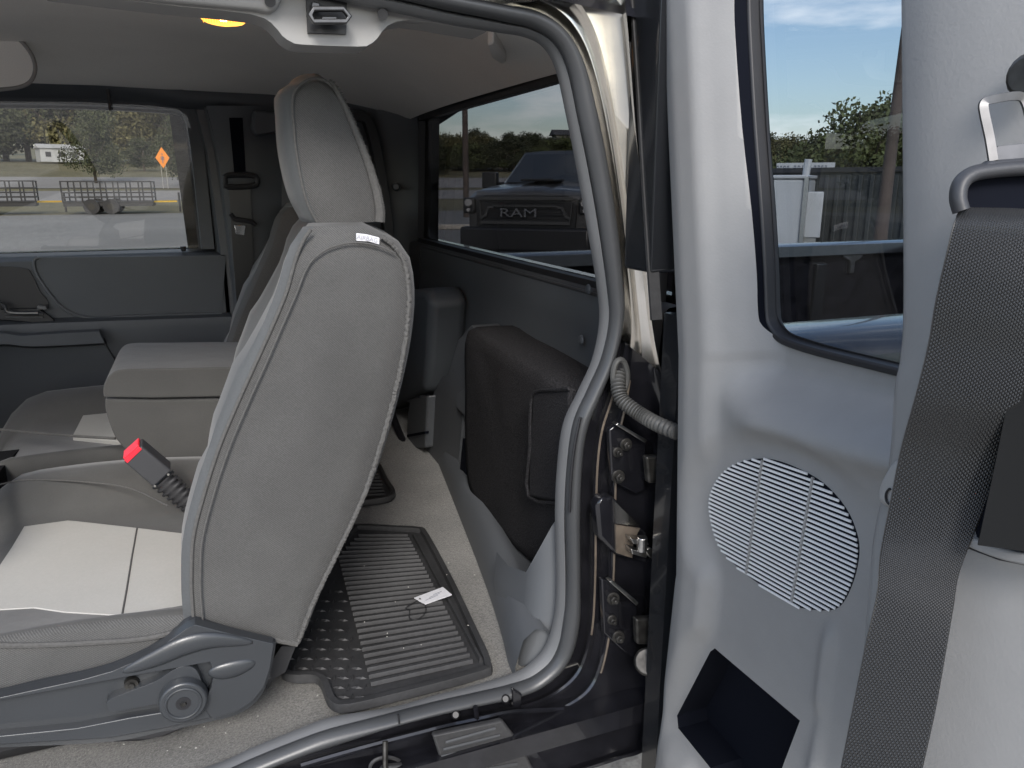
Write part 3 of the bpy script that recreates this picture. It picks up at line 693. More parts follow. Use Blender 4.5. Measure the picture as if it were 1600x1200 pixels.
# bulb seal: a true tube along the middle of B..C
path = [(b_+c)/2 for b_, c in zip(seg(Bmi, .852), seg(Cou, .852))]; wid = [(c-b_).length/2*.93 for b_, c in zip(seg(Bmi, .852), seg(Cou, .852))]
b = MB(); rings = []
for i, p in enumerate(path):
    T = (path[min(i+1, len(path)-1)]-path[max(i-1, 0)]).normalized(); B = Vector((0,1,0)); N = T.cross(B).normalized()
    rings.append([p+N*math.cos(a)*wid[i]*(1.0+.12*math.cos(3*a))+B*math.sin(a)*.013 for a in [2*math.pi*k/16 for k in range(16)]])
b.loft(rings); sealo = b.build('weatherstrip', 'seal', cab, smooth=60)
MB().cyl(PY(622,1116,.838), PY(624,1131,.838), .0012, n=6).build('seal_joint', 'black_rubber', sealo)
# a dark split groove in the seal at the lower rear
MB().tube([PY(x,y,.8395) for x,y in cat2([(907,652),(899,690),(893,740),(890,800)],5)], .002, 6).build('seal_groove', 'black_rubber', sealo)
# painted jamb: stepped loft out to the body side
ci, oi = seg(Cou, .85), seg(Out, .82)
def jr(s, Y):
    out = []
    for (cx, cy2), (ox, oy) in zip(cat2(Cou, 7), cat2(Out, 7)):
        out.append(PY(cx+(ox-cx)*s, cy2+(oy-cy2)*s, Y))
    return out
NI = len(ci); i_split = int(NI*.585)
prof = [(-.12,.866),(.02,.868),(.10,.868),(.13,.852),(.155,.849),(.27,.850),(.30,.838),(.325,.835),(.60,.838),(.80,.834),(.95,.826),(1.0,.818),(1.02,.80),(1.05,.80)]
full = [jr(s, Y) for s, Y in prof]
jb = MB().loft([r_[60:i_split] for r_ in full], False, False).build('door_jamb', 'black_paint', cab, smooth=50)
sill = MB().loft([r_[:61] for r_ in full], False, False).build('rocker_sill', 'black_paint', cab, smooth=50)
# upper jamb (rear pillar), grooved: bright metal stands in for reflections on black paint
prof2 = [(-.12,.866),(.0,.868),(.08,.860),(.20,.852),(.27,.843),(.34,.8425),(.42,.846),(.50,.846),(.56,.838),(.90,.833),(1.0,.826),(1.05,.80)]
full2 = [jr(s, Y) for s, Y in prof2]
MB().loft([r_[i_split-1:] for r_ in full2], False, False).build('pillar_jamb', 'jamb_glare', cab, smooth=60)
# reflections along the jamb's welded steps, drawn in as brown tubes
for s0, a0, a1 in ((.16, 84, i_split-8), (.34, 80, i_split-6)):
    r_ = jr(s0, .8475 if s0 < .2 else .833)[a0:a1]
    MB().tube(r_, .0016, 6).build('weld_glint', 'brown_edge', jb)
# outer body side behind the opening and the bed
body = MB(); body.prism([(.56,.79,-.22),(2.62,.79,-.22),(2.62,.79,-.82),(1.9,.79,-.82),(1.75,.79,-.62),(1.5,.79,-.54),(1.25,.79,-.62),(1.1,.79,-.82),(.56,.79,-.88)], (0,.05,0))
# ---- bed
bed = thing('x', None, None); bpy.data.objects.remove(bed)
for y0, nm in ((.86, 'near'), (2.29, 'far')):
    s_ = 1 if nm == 'near' else -1
    sec = [(y0-s_*.075,-.86),(y0-s_*.075,-.30),(y0-s_*.06,-.235),(y0-s_*.03,-.213),(y0+s_*.07,-.207),(y0+s_*.10,-.215),(y0+s_*.105,-.25),(y0+s_*.07,-.262),(y0+s_*.065,-.70),(y0+s_*.0,-.70)]
    rings = [[Vector((x, y, z)) for y, z in sec] for x in (.64,.66,1.2,1.9,2.55,2.6)]
    o = MB().loft(rings).build('bed_side', 'black_paint', cab, smooth=40)
    rb = MB()
    for x in (.9, 1.3, 1.7, 2.1): rb.box((x, y0+s_*.074, -.46), (.05,.02,.36))
    rb.build('inner_ribs', 'door_shell', o, bevel=.006)
MB().box((1.62,1.57,-.70),(1.95,1.34,.03)).build('bed_floor', 'door_shell', cab)
MB().box((.67,1.57,-.60),(.03,1.36,.2)).build('bed_front', 'black_paint', cab, bevel=.008)
tg = MB().box((2.58,1.57,-.46),(.05,1.36,.50)).build('tailgate', 'black_paint', cab, bevel=.012)
td = MB(); p = PY(1333,408,2.205); td.prism([p+Vector(v) for v in [(-.05,0,.022),(.05,0,.022),(.035,0,.008),(.012,0,-.002),(.012,0,-.045),(-.008,0,-.045),(-.01,0,.0),(-.035,0,.012)]], (0,.012,0)); td.build('tie_down', 'steel', cab, bevel=.003)
# step plate and sill details
def on_sill(x, y, Y=.80): return PY(x, y, Y)
sp = MB(); base = [PY(x, y, .808) for x, y in [(676,1150),(786,1127),(812,1160),(838,1210),(700,1250),(560,1250),(600,1200),(690,1192)]]
sp.prism(base, (0,.01,0)); stp = sp.build('step_plate', 'rubber', cab, bevel=.003)
for i in range(7):
    t0 = i/6.5; a = (686-36*t0*.6, 1160+t0*72); c_ = (782+44*t0, 1138+72*t0)
    MB().tube([PY(a[0]+10, a[1], .8075), PY(c_[0]-8, c_[1], .8075)], .0022, 6).build('ridge', 'seal', stp)
for x0 in (1,):
    mm = MB(); mm.tube([PY(602,1158,.818), PY(602,1215,.80)], .0035, 8); mm.build('latch_pin', 'dark_steel', cab)
    MB().tube([PY(604+26*math.cos(a), 1200+17*math.sin(a), .82) for a in [2*math.pi*k/24 for k in range(24)]], .0025, 6, True).build('drain_plug', 'rubber', cab)
for x, y in ((712,1117),(790,1092)):
    MB().cyl(PY(x,y,.838), PY(x,y,.832), .006, .004, n=12).build('sill_plug', 'black_rubber', cab)
for pts in ([(470,1196),(560,1170),(660,1144),(690,1136),(745,1124),(800,1112),(880,1108)], [(690,1138),(684,1160),(690,1186)], [(743,1104),(746,1126),(752,1136)]):
    MB().tube([PY(x,y,.831) for x,y in cat2(pts,4)], .0035, 6).build('sill_crease', 'black_paint', cab)
MB().prism(p2([(800,1075),(816,1085),(814,1108),(802,1106)], PY, .836), (0,.006,0)).build('sill_bracket', 'black_paint', cab, bevel=.002)

# ---------------- hinges, check strap, wiring conduit on the jamb
def hinge(pts_plate, bolts, leaf, edge):
    h = MB(); h.prism(p2(pts_plate, PY, .826), (0,.01,0)); ho = h.build('hinge', 'black_paint', cab, bevel=.002)
    for x, y, r in bolts:
        p = PY(x, y, .826); q_ = Vector((-.15,-1,.1)).normalized()
        MB().cyl(p, p+q_*.004, r*1.5, n=20).cyl(p+q_*.004, p+q_*.011, r, n=6).cyl(p+q_*.011, p+q_*.016, r*.5, n=10).build('bolt', 'dark_steel', ho, bevel=.0006)
    MB().prism(p2(leaf, PY, .80), (0,.012,0)).build('hinge_leaf', 'dark_steel', ho, bevel=.003)
    MB().prism(p2(edge, PY, .812), (0,.012,0)).build('hinge_edge', 'steel', ho, bevel=.001)
hinge([(952,672),(962,664),(1010,690),(1008,765),(994,772),(956,752)], [(977,694,.0055),(964,706,.0045),(965,744,.006)], [(1010,714),(1050,712),(1050,756),(1014,756)], [(962,664),(966,661),(1012,688),(1008,692)])
hinge([(940,905),(950,908),(996,942),(994,1030),(976,1020),(944,990)], [(957,934,.006),(955,967,.0045),(965,994,.006)], [(994,968),(1040,966),(1040,1008),(996,1008)], [(952,909),(957,907),(998,942),(995,947)])
MB().cyl(PY(1012,1034,.80), PY(1012,1034,.79), .019, .019, n=24).build('grommet', 'dark_steel', cab, bevel=.003)
b = MB(); b.prism(p2([(932,792),(940,778),(958,776),(1012,834),(1016,846),(1012,880),(962,868),(936,840)], PY, .822), (0,.02,0)); ck = b.build('strap_bracket', 'black_paint', cab, bevel=.004)
MB().prism(p2([(961,784),(1000,822),(962,818)], PY, .8185), (0,.003,0)).build('bracket_face', 'jamb_glare', ck)
MB().prism(p2([(962,820),(1000,826),(990,846),(988,872),(963,864)], PY, .8190), (0,.003,0)).build('bracket_side', 'brown_edge', ck)
b = MB(); b.cyl(PY(1003,850,.80)-Vector((0,0,.010)), PY(1003,850,.80)+Vector((0,0,.010)), .007, n=16).prism(p2([(986,842),(1012,846),(1014,852),(990,850)], PY, .80), (0,.018,0)).prism(p2([(986,858),(1012,866),(1010,872),(988,866)], PY, .80), (0,.018,0)); b.build('strap_pin', 'steel', ck, bevel=.001)
b = MB(); b.prism(p2([(1008,860),(1016,856),(1050,880),(1050,892),(1014,870)], PY, .795), (0,.006,0)); b.build('check_strap', 'steel', ck, bevel=.001)
# wiring conduit
cpts = cat([PY(x,y,Y) for x,y,Y in [(966,580,.84),(966,604,.826),(972,625,.815),(990,640,.80),(1008,652,.785),(1030,664,.76),(1060,676,.73)]], 14)
cd = MB(); cd.tube(cpts, lambda t: .0072+(.0026 if (round(t*84) % 3) else 0), 14); cdo = cd.build('wiring_conduit', 'conduit', cab, smooth=50)
MB().sweep([PY(969+ 11*math.cos(a), 588+26*math.sin(a), .832) for a in [2*math.pi*k/20 for k in range(20)]], circ(.004,8), (0,1,0), closed_path=True).build('conduit_boot', 'conduit', cdo)
MB().prism([PY(969+ 11*math.cos(a), 588+26*math.sin(a), .832) for a in [2*math.pi*k/20 for k in range(20)]], (0,.006,0)).build('conduit_gasket', 'black_rubber', cdo)

# dome lamp
dl = MB(); lp = cat2([(306,14),(335,12),(370,20),(384,30),(380,40),(350,42),(322,36),(310,26)], 3, True)
dl.prism(p2(lp, PZ, .248), (0,0,.03)); dlo = dl.build('dome_lamp', 'lamp_lens', cab, bevel=.004, seg=3)
MB().cyl(PZ(350,33,.2465), PZ(350,33,.2465)+Vector((0,0,.004)), .006, n=12).build('bulb', 'lamp_core', dlo)
for k in range(16):
    x = 316+k*4.2; MB().tube([PZ(x, 17+k*.4, .2465), PZ(x+2, 36-(.2*abs(k-8)), .2465)], .0008, 5).build('lens_ridge', 'lens_ridge', dlo)

# dashboard and firewall beyond the left edge of the frame
b = MB(); b.loft([[Vector((x, y, z)) for x, z in [(-1.2,-.16),(-1.0,-.12),(-.92,-.16),(-.9,-.3),(-.98,-.45),(-1.2,-.5)]] for y in (.92,1.2,1.6,2.0,2.22)]); b.build('dashboard', 'trim_grey', cab, bevel=.02)
MB().box((-1.22,1.57,-.45),(.03,1.5,.56)).build('firewall', 'black_paint', cab)

# ================================================================== SEATS
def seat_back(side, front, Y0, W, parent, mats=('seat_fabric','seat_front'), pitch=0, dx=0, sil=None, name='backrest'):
    """side: [(z, x_back, x_front)] profile rows from bottom to top, measured on the seat's near side."""
    rings = []
    for z, xb, xf, bul, inset in side:
        c = xf+.012
        ys = [Y0+inset, Y0+inset+.004, Y0+.02+inset, Y0+.05+inset, Y0+.10, Y0+.17, Y0+W/2, Y0+W-.17, Y0+W-.10, Y0+W-.05-inset, Y0+W-.02-inset, Y0+W-inset]
        xs = [xf, xf-.012, xf-bul*.7, xf-bul, xf-bul*.75, xf-.005, xf+.012, xf-.005, xf-bul*.75, xf-bul, xf-bul*.7, xf]
        back = [(xb-.004, Y0+W-inset), (xb+.012, Y0+W-.03-inset), (xb+.018, Y0+W/2), (xb+.012, Y0+.03+inset), (xb-.0, Y0+inset)]
        midn = [( xb+(xf-xb)*t, Y0+inset-.006*math.sin(math.pi*t)) for t in (.15,.3,.5,.7,.88)]
        xs[5], xs[6], xs[7] = xf+.02, xf+.035, xf+.02
        rings.append([Vector((x+dx+.11*(y-Y0), y, z)) for x, y in list(zip(xs, ys))+back+midn])
    return rings
YS = .92
front2 = [(303,975),(300,935),(299,900),(302,840),(318,775),(342,700),(372,628),(400,566),(428,504),(448,455),(462,405),(476,372),(492,354)]
back2 = [(465,1005),(480,965),(497,925),(531,855),(570,770),(603,668),(628,565),(638,490),(637,440),(630,405),(613,380),(590,366),(560,357)]
Fp = [PY(x, y, YS) for x, y in [(463,1004.5),(400,994),(340,984)]+cat2(front2, 8)]; Bp = [PY(x, y, YS) for x, y in cat2(back2, 8)]
def atz(P, z):
    P = sorted(P, key=lambda p: p.z)
    if z <= P[0].z: return P[0].x
    for a, b in zip(P, P[1:]):
        if a.z <= z <= b.z: return a.x+(b.x-a.x)*(z-a.z)/max(b.z-a.z, 1e-6)
    return P[-1].x
zt = max(Bp[-1].z, Fp[-1].z); zb = Bp[0].z+.006
# bulge of the front bolster from its silhouette, solved on the plane of the bolster's crown
sil = [PY(x, y, YS+.05) for x, y in [(297,720),(307,655),(321,620),(340,567),(360,540),(380,505),(400,467),(420,430),(440,382),(460,357)]]
rows = []
NZ = 26
for k in range(NZ+1):
    z = zb-.005+(zt-.001-zb+.005)*k/NZ
    xf, xb = atz(Fp, z), atz(Bp, z)
    if z > zt-.035: pass
    u = (z-zb)/(zt-zb)
    bul = max(.0, xf-atz(sil, z)) if z > sil[0].z else .03
    bul = min(.05, max(.012, bul-.012))*min(1, max(.15, (z-zb)/.05))*(1-max(0, (u-.93)/.07)*.5)
    inset = .0+.02*max(0, (u-.92)/.08)**2
    rows.append((z, xb, xf, bul, inset))
dseat = thing('car_seat', 'near front bucket seat in grey twill with white leather insert and side lever', 'car seat')
def seat_parts(root, dx, dy, mirror=False, detail=True):
    rr_ = seat_back(rows, None, YS, .50, root)
    b = MB(); m = len(rr_[0])
    for r_ in rr_:
        for p in r_:
            p.x += dx; p.y += dy
    k0 = len(b.v); b.loft(rr_)
    # material: faces on the side keep twill, front faces smooth cloth
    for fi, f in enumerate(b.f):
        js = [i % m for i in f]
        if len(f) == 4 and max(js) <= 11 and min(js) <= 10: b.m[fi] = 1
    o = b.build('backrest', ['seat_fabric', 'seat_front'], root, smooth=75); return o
bo = seat_parts(dseat, 0, 0)
# seams and piping
fo = lambda pts, Y, off=0: [PY(x, y, Y) for x, y in cat2(pts, 5)]
MB().tube(fo([(303,975),(300,935),(299,900),(302,840),(318,775),(342,700),(372,628),(400,566),(428,504),(448,455),(462,405),(474,376),(486,358)], YS-.001), .0022, 8).build('front_seam', 'piping', bo)
MB().tube(fo([(318,980),(314,935),(313,900),(316,845),(332,780),(356,706),(386,634),(414,572),(440,512),(462,462),(480,418),(500,396),(525,384),(556,379),(590,384),(618,396)], YS-.0075), .0012, 6).build('stitching', 'piping', bo)
bk = fo([(465,1005),(480,965),(497,925),(531,855),(570,770),(603,668),(628,565),(638,490),(637,440),(630,405),(613,382),(596,370)], YS-.001)
rnd = random.Random(3)
bkd = resample(bk, 260); mbk = MB()
mbk.tube([p+Vector((rnd.uniform(-.0008,.0008), rnd.uniform(-.0008,.0008), 0)) for p in bkd], .0032, 7)
for i in range(500):                              # loose nap along the seam
    p = bkd[rnd.randrange(260)]; d = Vector((rnd.uniform(.3,1), -rnd.random()*.6, rnd.uniform(-.5,.5))).normalized()*rnd.uniform(.002,.005)
    t_ = Vector((0,.0004,.0006)); mbk.add([p-t_, p+t_, p+d], [(0,1,2)])
mbk.build('back_seam', 'piping', bo, weld=False)
MB().tube(fo([(303,978),(340,986),(400,994),(465,1006)], YS-.003), .0040, 8).build('lower_seam', 'piping', bo)
b = MB(); b.loft([[Vector((x, y, z)) for y, z in [(1.36,-.70),(1.38,-.54),(1.42,-.515),(1.57,-.505),(1.72,-.515),(1.76,-.54),(1.78,-.70)]] for x in (-1.0,-.6,-.45,-.38)]); b.build('console_hump', 'carpet_black', cab, smooth=60)
# white cloth tag
b = MB(); b.prism([PY(x, y, YS-.002) for x, y in [(556,364),(573,366),(592,371),(592,382),(574,377),(556,376)]], (0,-.004,0)); tg_ = b.build('cloth_tag', 'white_label', bo, bevel=.0008)
c0, c1 = PY(558,370,YS-.0066), PY(590,376,YS-.0066); vx = (c1-c0).normalized(); vy = Vector((0,-1,0)).cross(vx)*-1; vy = vx.cross(Vector((0,-1,0)))*-1
vz = Vector((0,-1,0)); up = vz.cross(vx)
Mt = Matrix((( vx.x, up.x, vz.x, (c0.x+c1.x)/2),(vx.y, up.y, vz.y, (c0.y+c1.y)/2-.0),(vx.z, up.z, vz.z, (c0.z+c1.z)/2),(0,0,0,1)))
seed_text('AIRBAG', 'tag_print', .0072, 'faded_ink', Mt, tg_, .0002)
# headrest -----------------------------------------------------------------
def headrest(root, dx, dy, nm='headrest'):
    Yh = 1.035; near = [(494,346),(487,332),(477,308),(469,273),(462,230),(459,197),(457,171),(457,150),(467,134),(488,123)]
    nb = [(580,347),(581,330),(578,301),(568,258),(553,215),(545,192),(536,171),(526,148),(518,135),(510,127)]
    Lf = [PY(x, y, Yh) for x, y in cat2(near, 4)]; Lb = [PY(x, y, Yh) for x, y in cat2(nb, 4)]
    z0, z1 = min(Lf[0].z, Lb[0].z), max(Lf[-1].z, Lb[-1].z); rings = []
    K = 22
    for k in range(K+1):
        u = k/K; z = z0+(z1-z0)*(u if u < .8 else .8+.2*math.sin((u-.8)/.2*math.pi/2))
        xf, xb = atz(Lf, z), atz(Lb, z); tp = max(0, (u-.8)/.2)
        bul = .012*(1+tp*.8)+.004*math.sin(u*3.1); bb = .006+.013*(1-u)
        Wd = .23; ins = .0+.022*tp**2
        pts = [(xb,0+ins),(xb+bb,.012+ins),(xb+bb*1.3,.08),(xb+bb*1.3,Wd-.08),(xb+bb,Wd-.012-ins),(xb,Wd-ins),((xb+xf)/2,Wd+.004-ins),(xf+.055,Wd-ins),(xf+.04,Wd-.02-ins),(xf+.018,Wd-.07),(xf+.004,Wd/2),(xf-bul*1.0,.07),(xf-bul*.8,.02+ins),(xf-.004,.002+ins),(xf+.003,-.001+ins),((xb*.25+xf*.75),-.005+ins),((xb+xf)/2,-.008+ins),((xb*.75+xf*.25),-.005+ins),(xb-.003,-.0005+ins)]
        rings.append([Vector((x+dx, Yh+y+dy, z)) for x, y in pts])
    # domed cap
    cc = sum(rings[-1], Vector())/len(rings[-1])
    for s_, dz in ((.85,.006),(.55,.0125),(.2,.0155)):
        rings.append([cc+(p-cc)*s_+Vector((0,0,dz)) for p in rings[K]])
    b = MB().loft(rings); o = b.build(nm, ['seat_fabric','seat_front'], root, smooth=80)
    return o, Yh
ho, Yh = headrest(dseat, 0, 0)
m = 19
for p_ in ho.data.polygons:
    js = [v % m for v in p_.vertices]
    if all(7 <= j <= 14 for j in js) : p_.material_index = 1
MB().tube([PY(x, y, Yh-.002) for x, y in cat2([(496,348),(487,332),(477,308),(469,273),(462,230),(459,197),(457,171),(458,150),(468,133),(488,123),(508,126),(519,136)], 5)], .0018, 8).build('front_seam', 'piping', ho)
hb = resample([PY(x, y, Yh-.001) for x, y in cat2([(510,126),(520,137),(536,171),(553,215),(568,258),(579,301),(583,330),(582,347)], 6)], 160)
mh = MB(); mh.tube([p+Vector((.003+.007*(i/160), .002, 0)) for i, p in enumerate(hb)], lambda t: .003+.004*t, 9)
for i in range(700):
    j = rnd.randrange(160); p = hb[j]+Vector((.004+.009*(j/160), .001, 0)); d = Vector((rnd.uniform(.2,1), -rnd.random(), rnd.uniform(-.8,.5))).normalized()*rnd.uniform(.003,.006)
    t_ = Vector((0,.0004,.0006)); mh.add([p-t_, p+t_, p+d], [(0,1,2)])
mh.build('rear_piping', 'piping', ho, weld=False)
b = MB(); 
for y in (1.10, 1.24): b.cyl((PY(530,350,1.1).x, y, zt-.06), (PY(530,350,1.1).x, y, PY(530,340,1.04).z), .006, n=12)
b.build('headrest_posts', 'chrome', dseat)
# cushion ------------------------------------------------------------------
def cushion(root, X0, X1, Y0, dz=0, ins=True, W=.56, k=1):
    rings = []
    nx = 16; secs = []
    for i in range(nx+1):
        u = i/nx; x = X0+(X1-X0)*u; rise = .014*math.sin(u*math.pi)*1.0-.012*u
        lift = .035*(1-min(1, u/.35))*0+.0
        prof = [(0,-.62),(0,-.53),(.0,-.508),(.008,-.503),(.018,-.504),(.026,-.509),(.04,-.5145),(.20,-.5150),(W-.185,-.5145),(W-.165,-.508),(W-.14,-.485),(W-.09,-.470),(W-.04,-.478),(W-.01,-.51),(W,-.56),(W,-.62)]
        fr = max(0, 1-(x-X0)/.10); dr = .085*fr**2.2
        rings.append([Vector((x, Y0+y+(.03*fr**2*(1 if y < W/2 else -1)), max(-.62, z+dz+(rise if (z > -.6 and not (.035 < y < W-.175)) else 0)-dr*(z > -.6)))) for y, z in prof])
    return rings
cr = cushion(dseat, -.40, .03, YS)
for r_ in cr:                                    # near edge dips toward the rear like the trim line
    x = r_[0].x
    for j, q_ in ((1,.024),(2,.020),(3,.013),(4,.006),(5,.001)): r_[j].z += -q_*max(0, (x+.25)/.28)**1.5 if x > -.25 else 0
cu = MB().loft(cr); 
mm_ = len(cr[0])
for fi, f in enumerate(cu.f):
    js = [i % mm_ for i in f]; i0 = min(f)//mm_
    if len(f) != 4: continue
    if max(js) <= 3 and min(js) >= 0 and not (0 in js and mm_-1 in js): cu.m[fi] = 0
    elif min(js) >= 6 and max(js) <= 8: cu.m[fi] = 1
    else: cu.m[fi] = 1
cuo = cu.build('cushion', ['seat_fabric','cushion_cloth'], dseat, smooth=60)
# white insert laid 4 mm proud
def inpt(x, y, z=-.521): return PZ(x, y, z)
def proj_ins(poly, z): 
    return [PZ(x, y, z) for x, y in poly]
b = MB(); P0 = proj_ins([(46,808),(120,814),(210,824),(302,835),(306,900),(307,962),(286,964),(200,962),(100,956),(52,949),(0,952),(-60,952),(-60,930),(-12,900),(20,852)], -.5132)
b.prism(P0, (0,0,-.004)); io = b.build('leather_insert', 'insert', dseat, bevel=.001, seg=2)
MB().tube([PZ(x, y, -.5127) for x, y in [(214,825),(206,870),(198,920),(190,965)]], .0012, 6).build('insert_seam', 'piping', io)
# seam piping on cushion's near edge and its far bolster seam
MB().tube([PY(x, y, YS-.001) for x, y in cat2([(-80,1002),(0,1008),(80,1007),(160,1003),(230,997),(282,985)], 5)], .0035, 8).build('edge_seam', 'piping', cuo)
MB().tube([PZ(x, y, -.466) for x, y in cat2([(0,757),(40,750),(120,752),(200,762),(262,790)], 5)], .0014, 6).build('bolster_seam', 'piping', cuo)
# plastic side cover ---------------------------------------------------------
YC = .905
topl = cat2([(-120,1112),(0,1087),(57,1073),(129,1058),(178,1044),(230,1021),(259,1001),(287,980),(305,972),(350,985),(431,1004)], 4)
botl = cat2([(430,1014),(424,1044),(414,1076),(397,1099),(371,1116),(331,1127),(259,1142),(172,1159),(0,1168),(-120,1174)], 4)
sc_ = MB(); sc_.prism(p2(topl+botl, PY, YC), (0,.02,0)); sco = sc_.build('side_cover', 'seat_plastic', dseat, bevel=.006, seg=3)
def ridge(pts, nm, w=.006, d=.012, par=None, m='seat_plastic', Y=YC):
    P = [PY(x, y, Y) for x, y in cat2(pts, 8)]; rings = []
    for i, p in enumerate(P):
        T = (P[min(i+1, len(P)-1)]-P[max(i-1, 0)]).normalized(); N = T.cross(Vector((0,1,0))); k = max(.03, math.sin(math.pi*i/(len(P)-1)))**.6
        rings.append([p+N*w*k*math.cos(a)+Vector((0,1,0))*d*k*math.sin(a) for a in [2*math.pi*q/14 for q in range(14)]])
    MB().loft(rings).build(nm, m, par or sco, smooth=80)
upl = cat2([(-120,1108),(0,1093),(120,1072),(230,1052),(328,1034)], 3)
b = MB(); b.prism(p2([(-120,1112),(0,1090),(129,1062),(178,1048),(232,1024),(262,1003),(289,984),(305,976),(350,988),(428,1006),(422,1044),(412,1075),(395,1096),(370,1112),(331,1123),(317,1104),(330,1074),(334,1052),(328,1034),(230,1052),(120,1072),(0,1094),(-120,1114)], PY, YC-.014), (0,.016,0)); b.build('cover_upper', 'seat_plastic', sco, bevel=.006, seg=4)
b = MB(); b.prism(p2([(-120,1168),(0,1150),(120,1138),(201,1122),(262,1112),(316,1098),(331,1122),(259,1138),(172,1154),(0,1164),(-120,1172)], PY, YC-.012), (0,.014,0)); b.build('cover_lower', 'seat_plastic', sco, bevel=.006, seg=4)
ridge([(192,1050),(240,1030),(290,1008),(335,1000),(395,1004)], 'cover_crease', .013, .006, Y=YC-.014)
ridge([(325,1052),(360,1046),(400,1034)], 'cover_crease', .012, .005, Y=YC-.013)
lv = MB(); hub = PY(287,1079,YC)
lv.prism([PY(x, y, YC-.014) for x, y in cat2([(174,1092),(168,1104),(180,1112),(260,1098),(300,1105),(316,1078),(306,1046),(284,1042),(266,1050),(240,1066)], 4, True)], (0,.016,0))
lvo = lv.build('recline_lever', 'seat_plastic', dseat, bevel=.006, seg=4)
MB().cyl(hub+Vector((0,-.013,0)), hub+Vector((0,-.026,0)), .028, .0265, n=32).build('lever_hub', 'seat_plastic', lvo, bevel=.002)
MB().sweep([hub+Vector((.0195*math.cos(a), -.026, .0195*math.sin(a))) for a in [2*math.pi*k/32 for k in range(32)]], circ(.0018,8), (0,1,0), closed_path=True).build('hub_ring', 'seat_plastic', lvo)
MB().cyl(hub+Vector((0,-.0255,0)), hub+Vector((0,-.0265,0)), .0085, n=24).build('hub_hole', 'black_rubber', lvo)
MB().cyl(hub+Vector((0,-.0262,0)), hub+Vector((0,-.0285,0)), .0045, .003, n=6).build('hub_screw', 'dark_steel', lvo)
p = PY(206,1066,YC-.001); MB().cyl(p, p+Vector((0,-.006,0)), .0085, .0075, n=18).cyl(p+Vector((0,-.006,0)), p+Vector((0,-.009,0)), .004, .0035, n=6).build('cover_bolt', 'dark_steel', sco)
MB().prism(p2([(170,1150),(262,1138),(300,1134),(262,1150),(215,1160),(176,1162)], PY, YC+.004), (0,.05,0)).build('seat_rail', 'metal_dark', dseat, bevel=.004)
MB().box((-.27,1.2,-.64),(.5,.48,.09)).build('seat_base', 'metal_dark', dseat, bevel=.02)
b = MB(); b.prism(p2([(440,1010),(462,1010),(446,1050),(426,1062),(416,1080),(420,1040)], PY, .95), (0,.02,0)); b.build('seat_foot', 'metal_dark', dseat)

# passenger seat -------------------------------------------------------------
pseat = thing('car_seat', 'far front bucket seat in dark grey cloth behind the armrest', 'car seat')
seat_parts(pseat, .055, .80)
b = MB(); r_ = cushion(pseat, -.47, .05, 1.60, -.0, W=.47); cb = b.loft([[Vector((p.x, p.y, p.z)) for p in q] for q in r_]); cb.build('cushion', 'cushion_cloth', pseat, smooth=60)
b = MB(); b.prism(proj_ins([(138,632),(175,640),(200,690),(113,681)], -.505), (0,0,-.03)); b.build('leather_insert', 'insert', pseat, bevel=.003)
MB().tube([PZ(x, y, -.462) for x, y in cat2([(-30,668),(30,674),(110,681),(180,685)], 4)], .003, 6).build('cushion_seam', 'piping', pseat)
# armrest ---------------------------------------------------------------------
ar = thing('centre_armrest', 'grey padded centre armrest folded down between the front seats', 'armrest')
def arm_ring(y, ins): 
    pts = [(163,622),(164,600),(176,578),(200,570),(260,569),(345,566),(430,566),(430,618),(345,620),(260,621)]
    return [PY(x, yy, 1.45) for x, yy in pts]
def pill(poly2, Y, th, name, m, par, bev):
    b = MB(); b.ngon([PY(x, y, Y) for x, y in poly2], (0, th, 0)); return b.build(name, m, par, bevel=bev, seg=5, smooth=60)
lid = [PY(x, y, 1.45) for x, y in cat2([(162,621),(161,606),(168,590),(180,580),(200,577)], 4)]+[PY(x, y, 1.45) for x, y in [(260,576),(345,574),(450,574),(450,618),(345,620),(240,622)]]
b = MB(); b.ngon(lid, (0,.25,.0)); b.build('armrest_lid', 'cushion_cloth', ar, bevel=.022, seg=6, smooth=60)
bod = [PY(x, y, 1.455) for x, y in cat2([(164,624),(165,640),(172,665),(183,688),(200,704),(225,714),(260,718),(297,719)], 4)]+[PY(x, y, 1.455) for x, y in [(450,720),(450,622),(240,626)]]
b = MB(); b.ngon(bod, (0,.24,0)); b.build('armrest_body', 'cushion_cloth', ar, bevel=.014, seg=5, smooth=60)
# buckle ----------------------------------------------------------------------
bu = thing('belt_buckle', 'black seat belt buckle with red release button lying on the near seat cushion', 'belt buckle')
Yb = 1.24
bx = [PY(x, y, Yb) for x, y in [(193,722),(221,697),(268,736),(240,762)]]
b = MB(); b.ngon(bx, (0,.026,.006)); b.build('buckle_body', 'buckle', bu, bevel=.003, seg=3)
e0, e1 = bx[0], bx[1]; nrm = (bx[0]-bx[3]).normalized()
b = MB(); b.ngon([e0.lerp(e1,.08)+Vector((0,.003,0))+nrm*.0005, e0.lerp(e1,.92)+Vector((0,.003,0))+nrm*.0005, e0.lerp(e1,.92)+Vector((0,.024,0.005))+nrm*.0005, e0.lerp(e1,.08)+Vector((0,.024,.005))+nrm*.0005], nrm*.004); b.build('release_button', 'red', bu, bevel=.001)
b = MB(); b.ngon([PY(x, y, Yb-.0012) for x, y in [(194,719),(217,698),(222,702),(199,724)]], (0,.003,0)); b.build('release_button', 'red', bu, bevel=.0005)
a0 = PY(254,749,Yb+.014); a1 = PY(300,790,Yb+.014); b = MB(); dirn = (a1-a0).normalized(); Bv = Vector((0,1,0)); Nv = dirn.cross(Bv).normalized(); rings = []
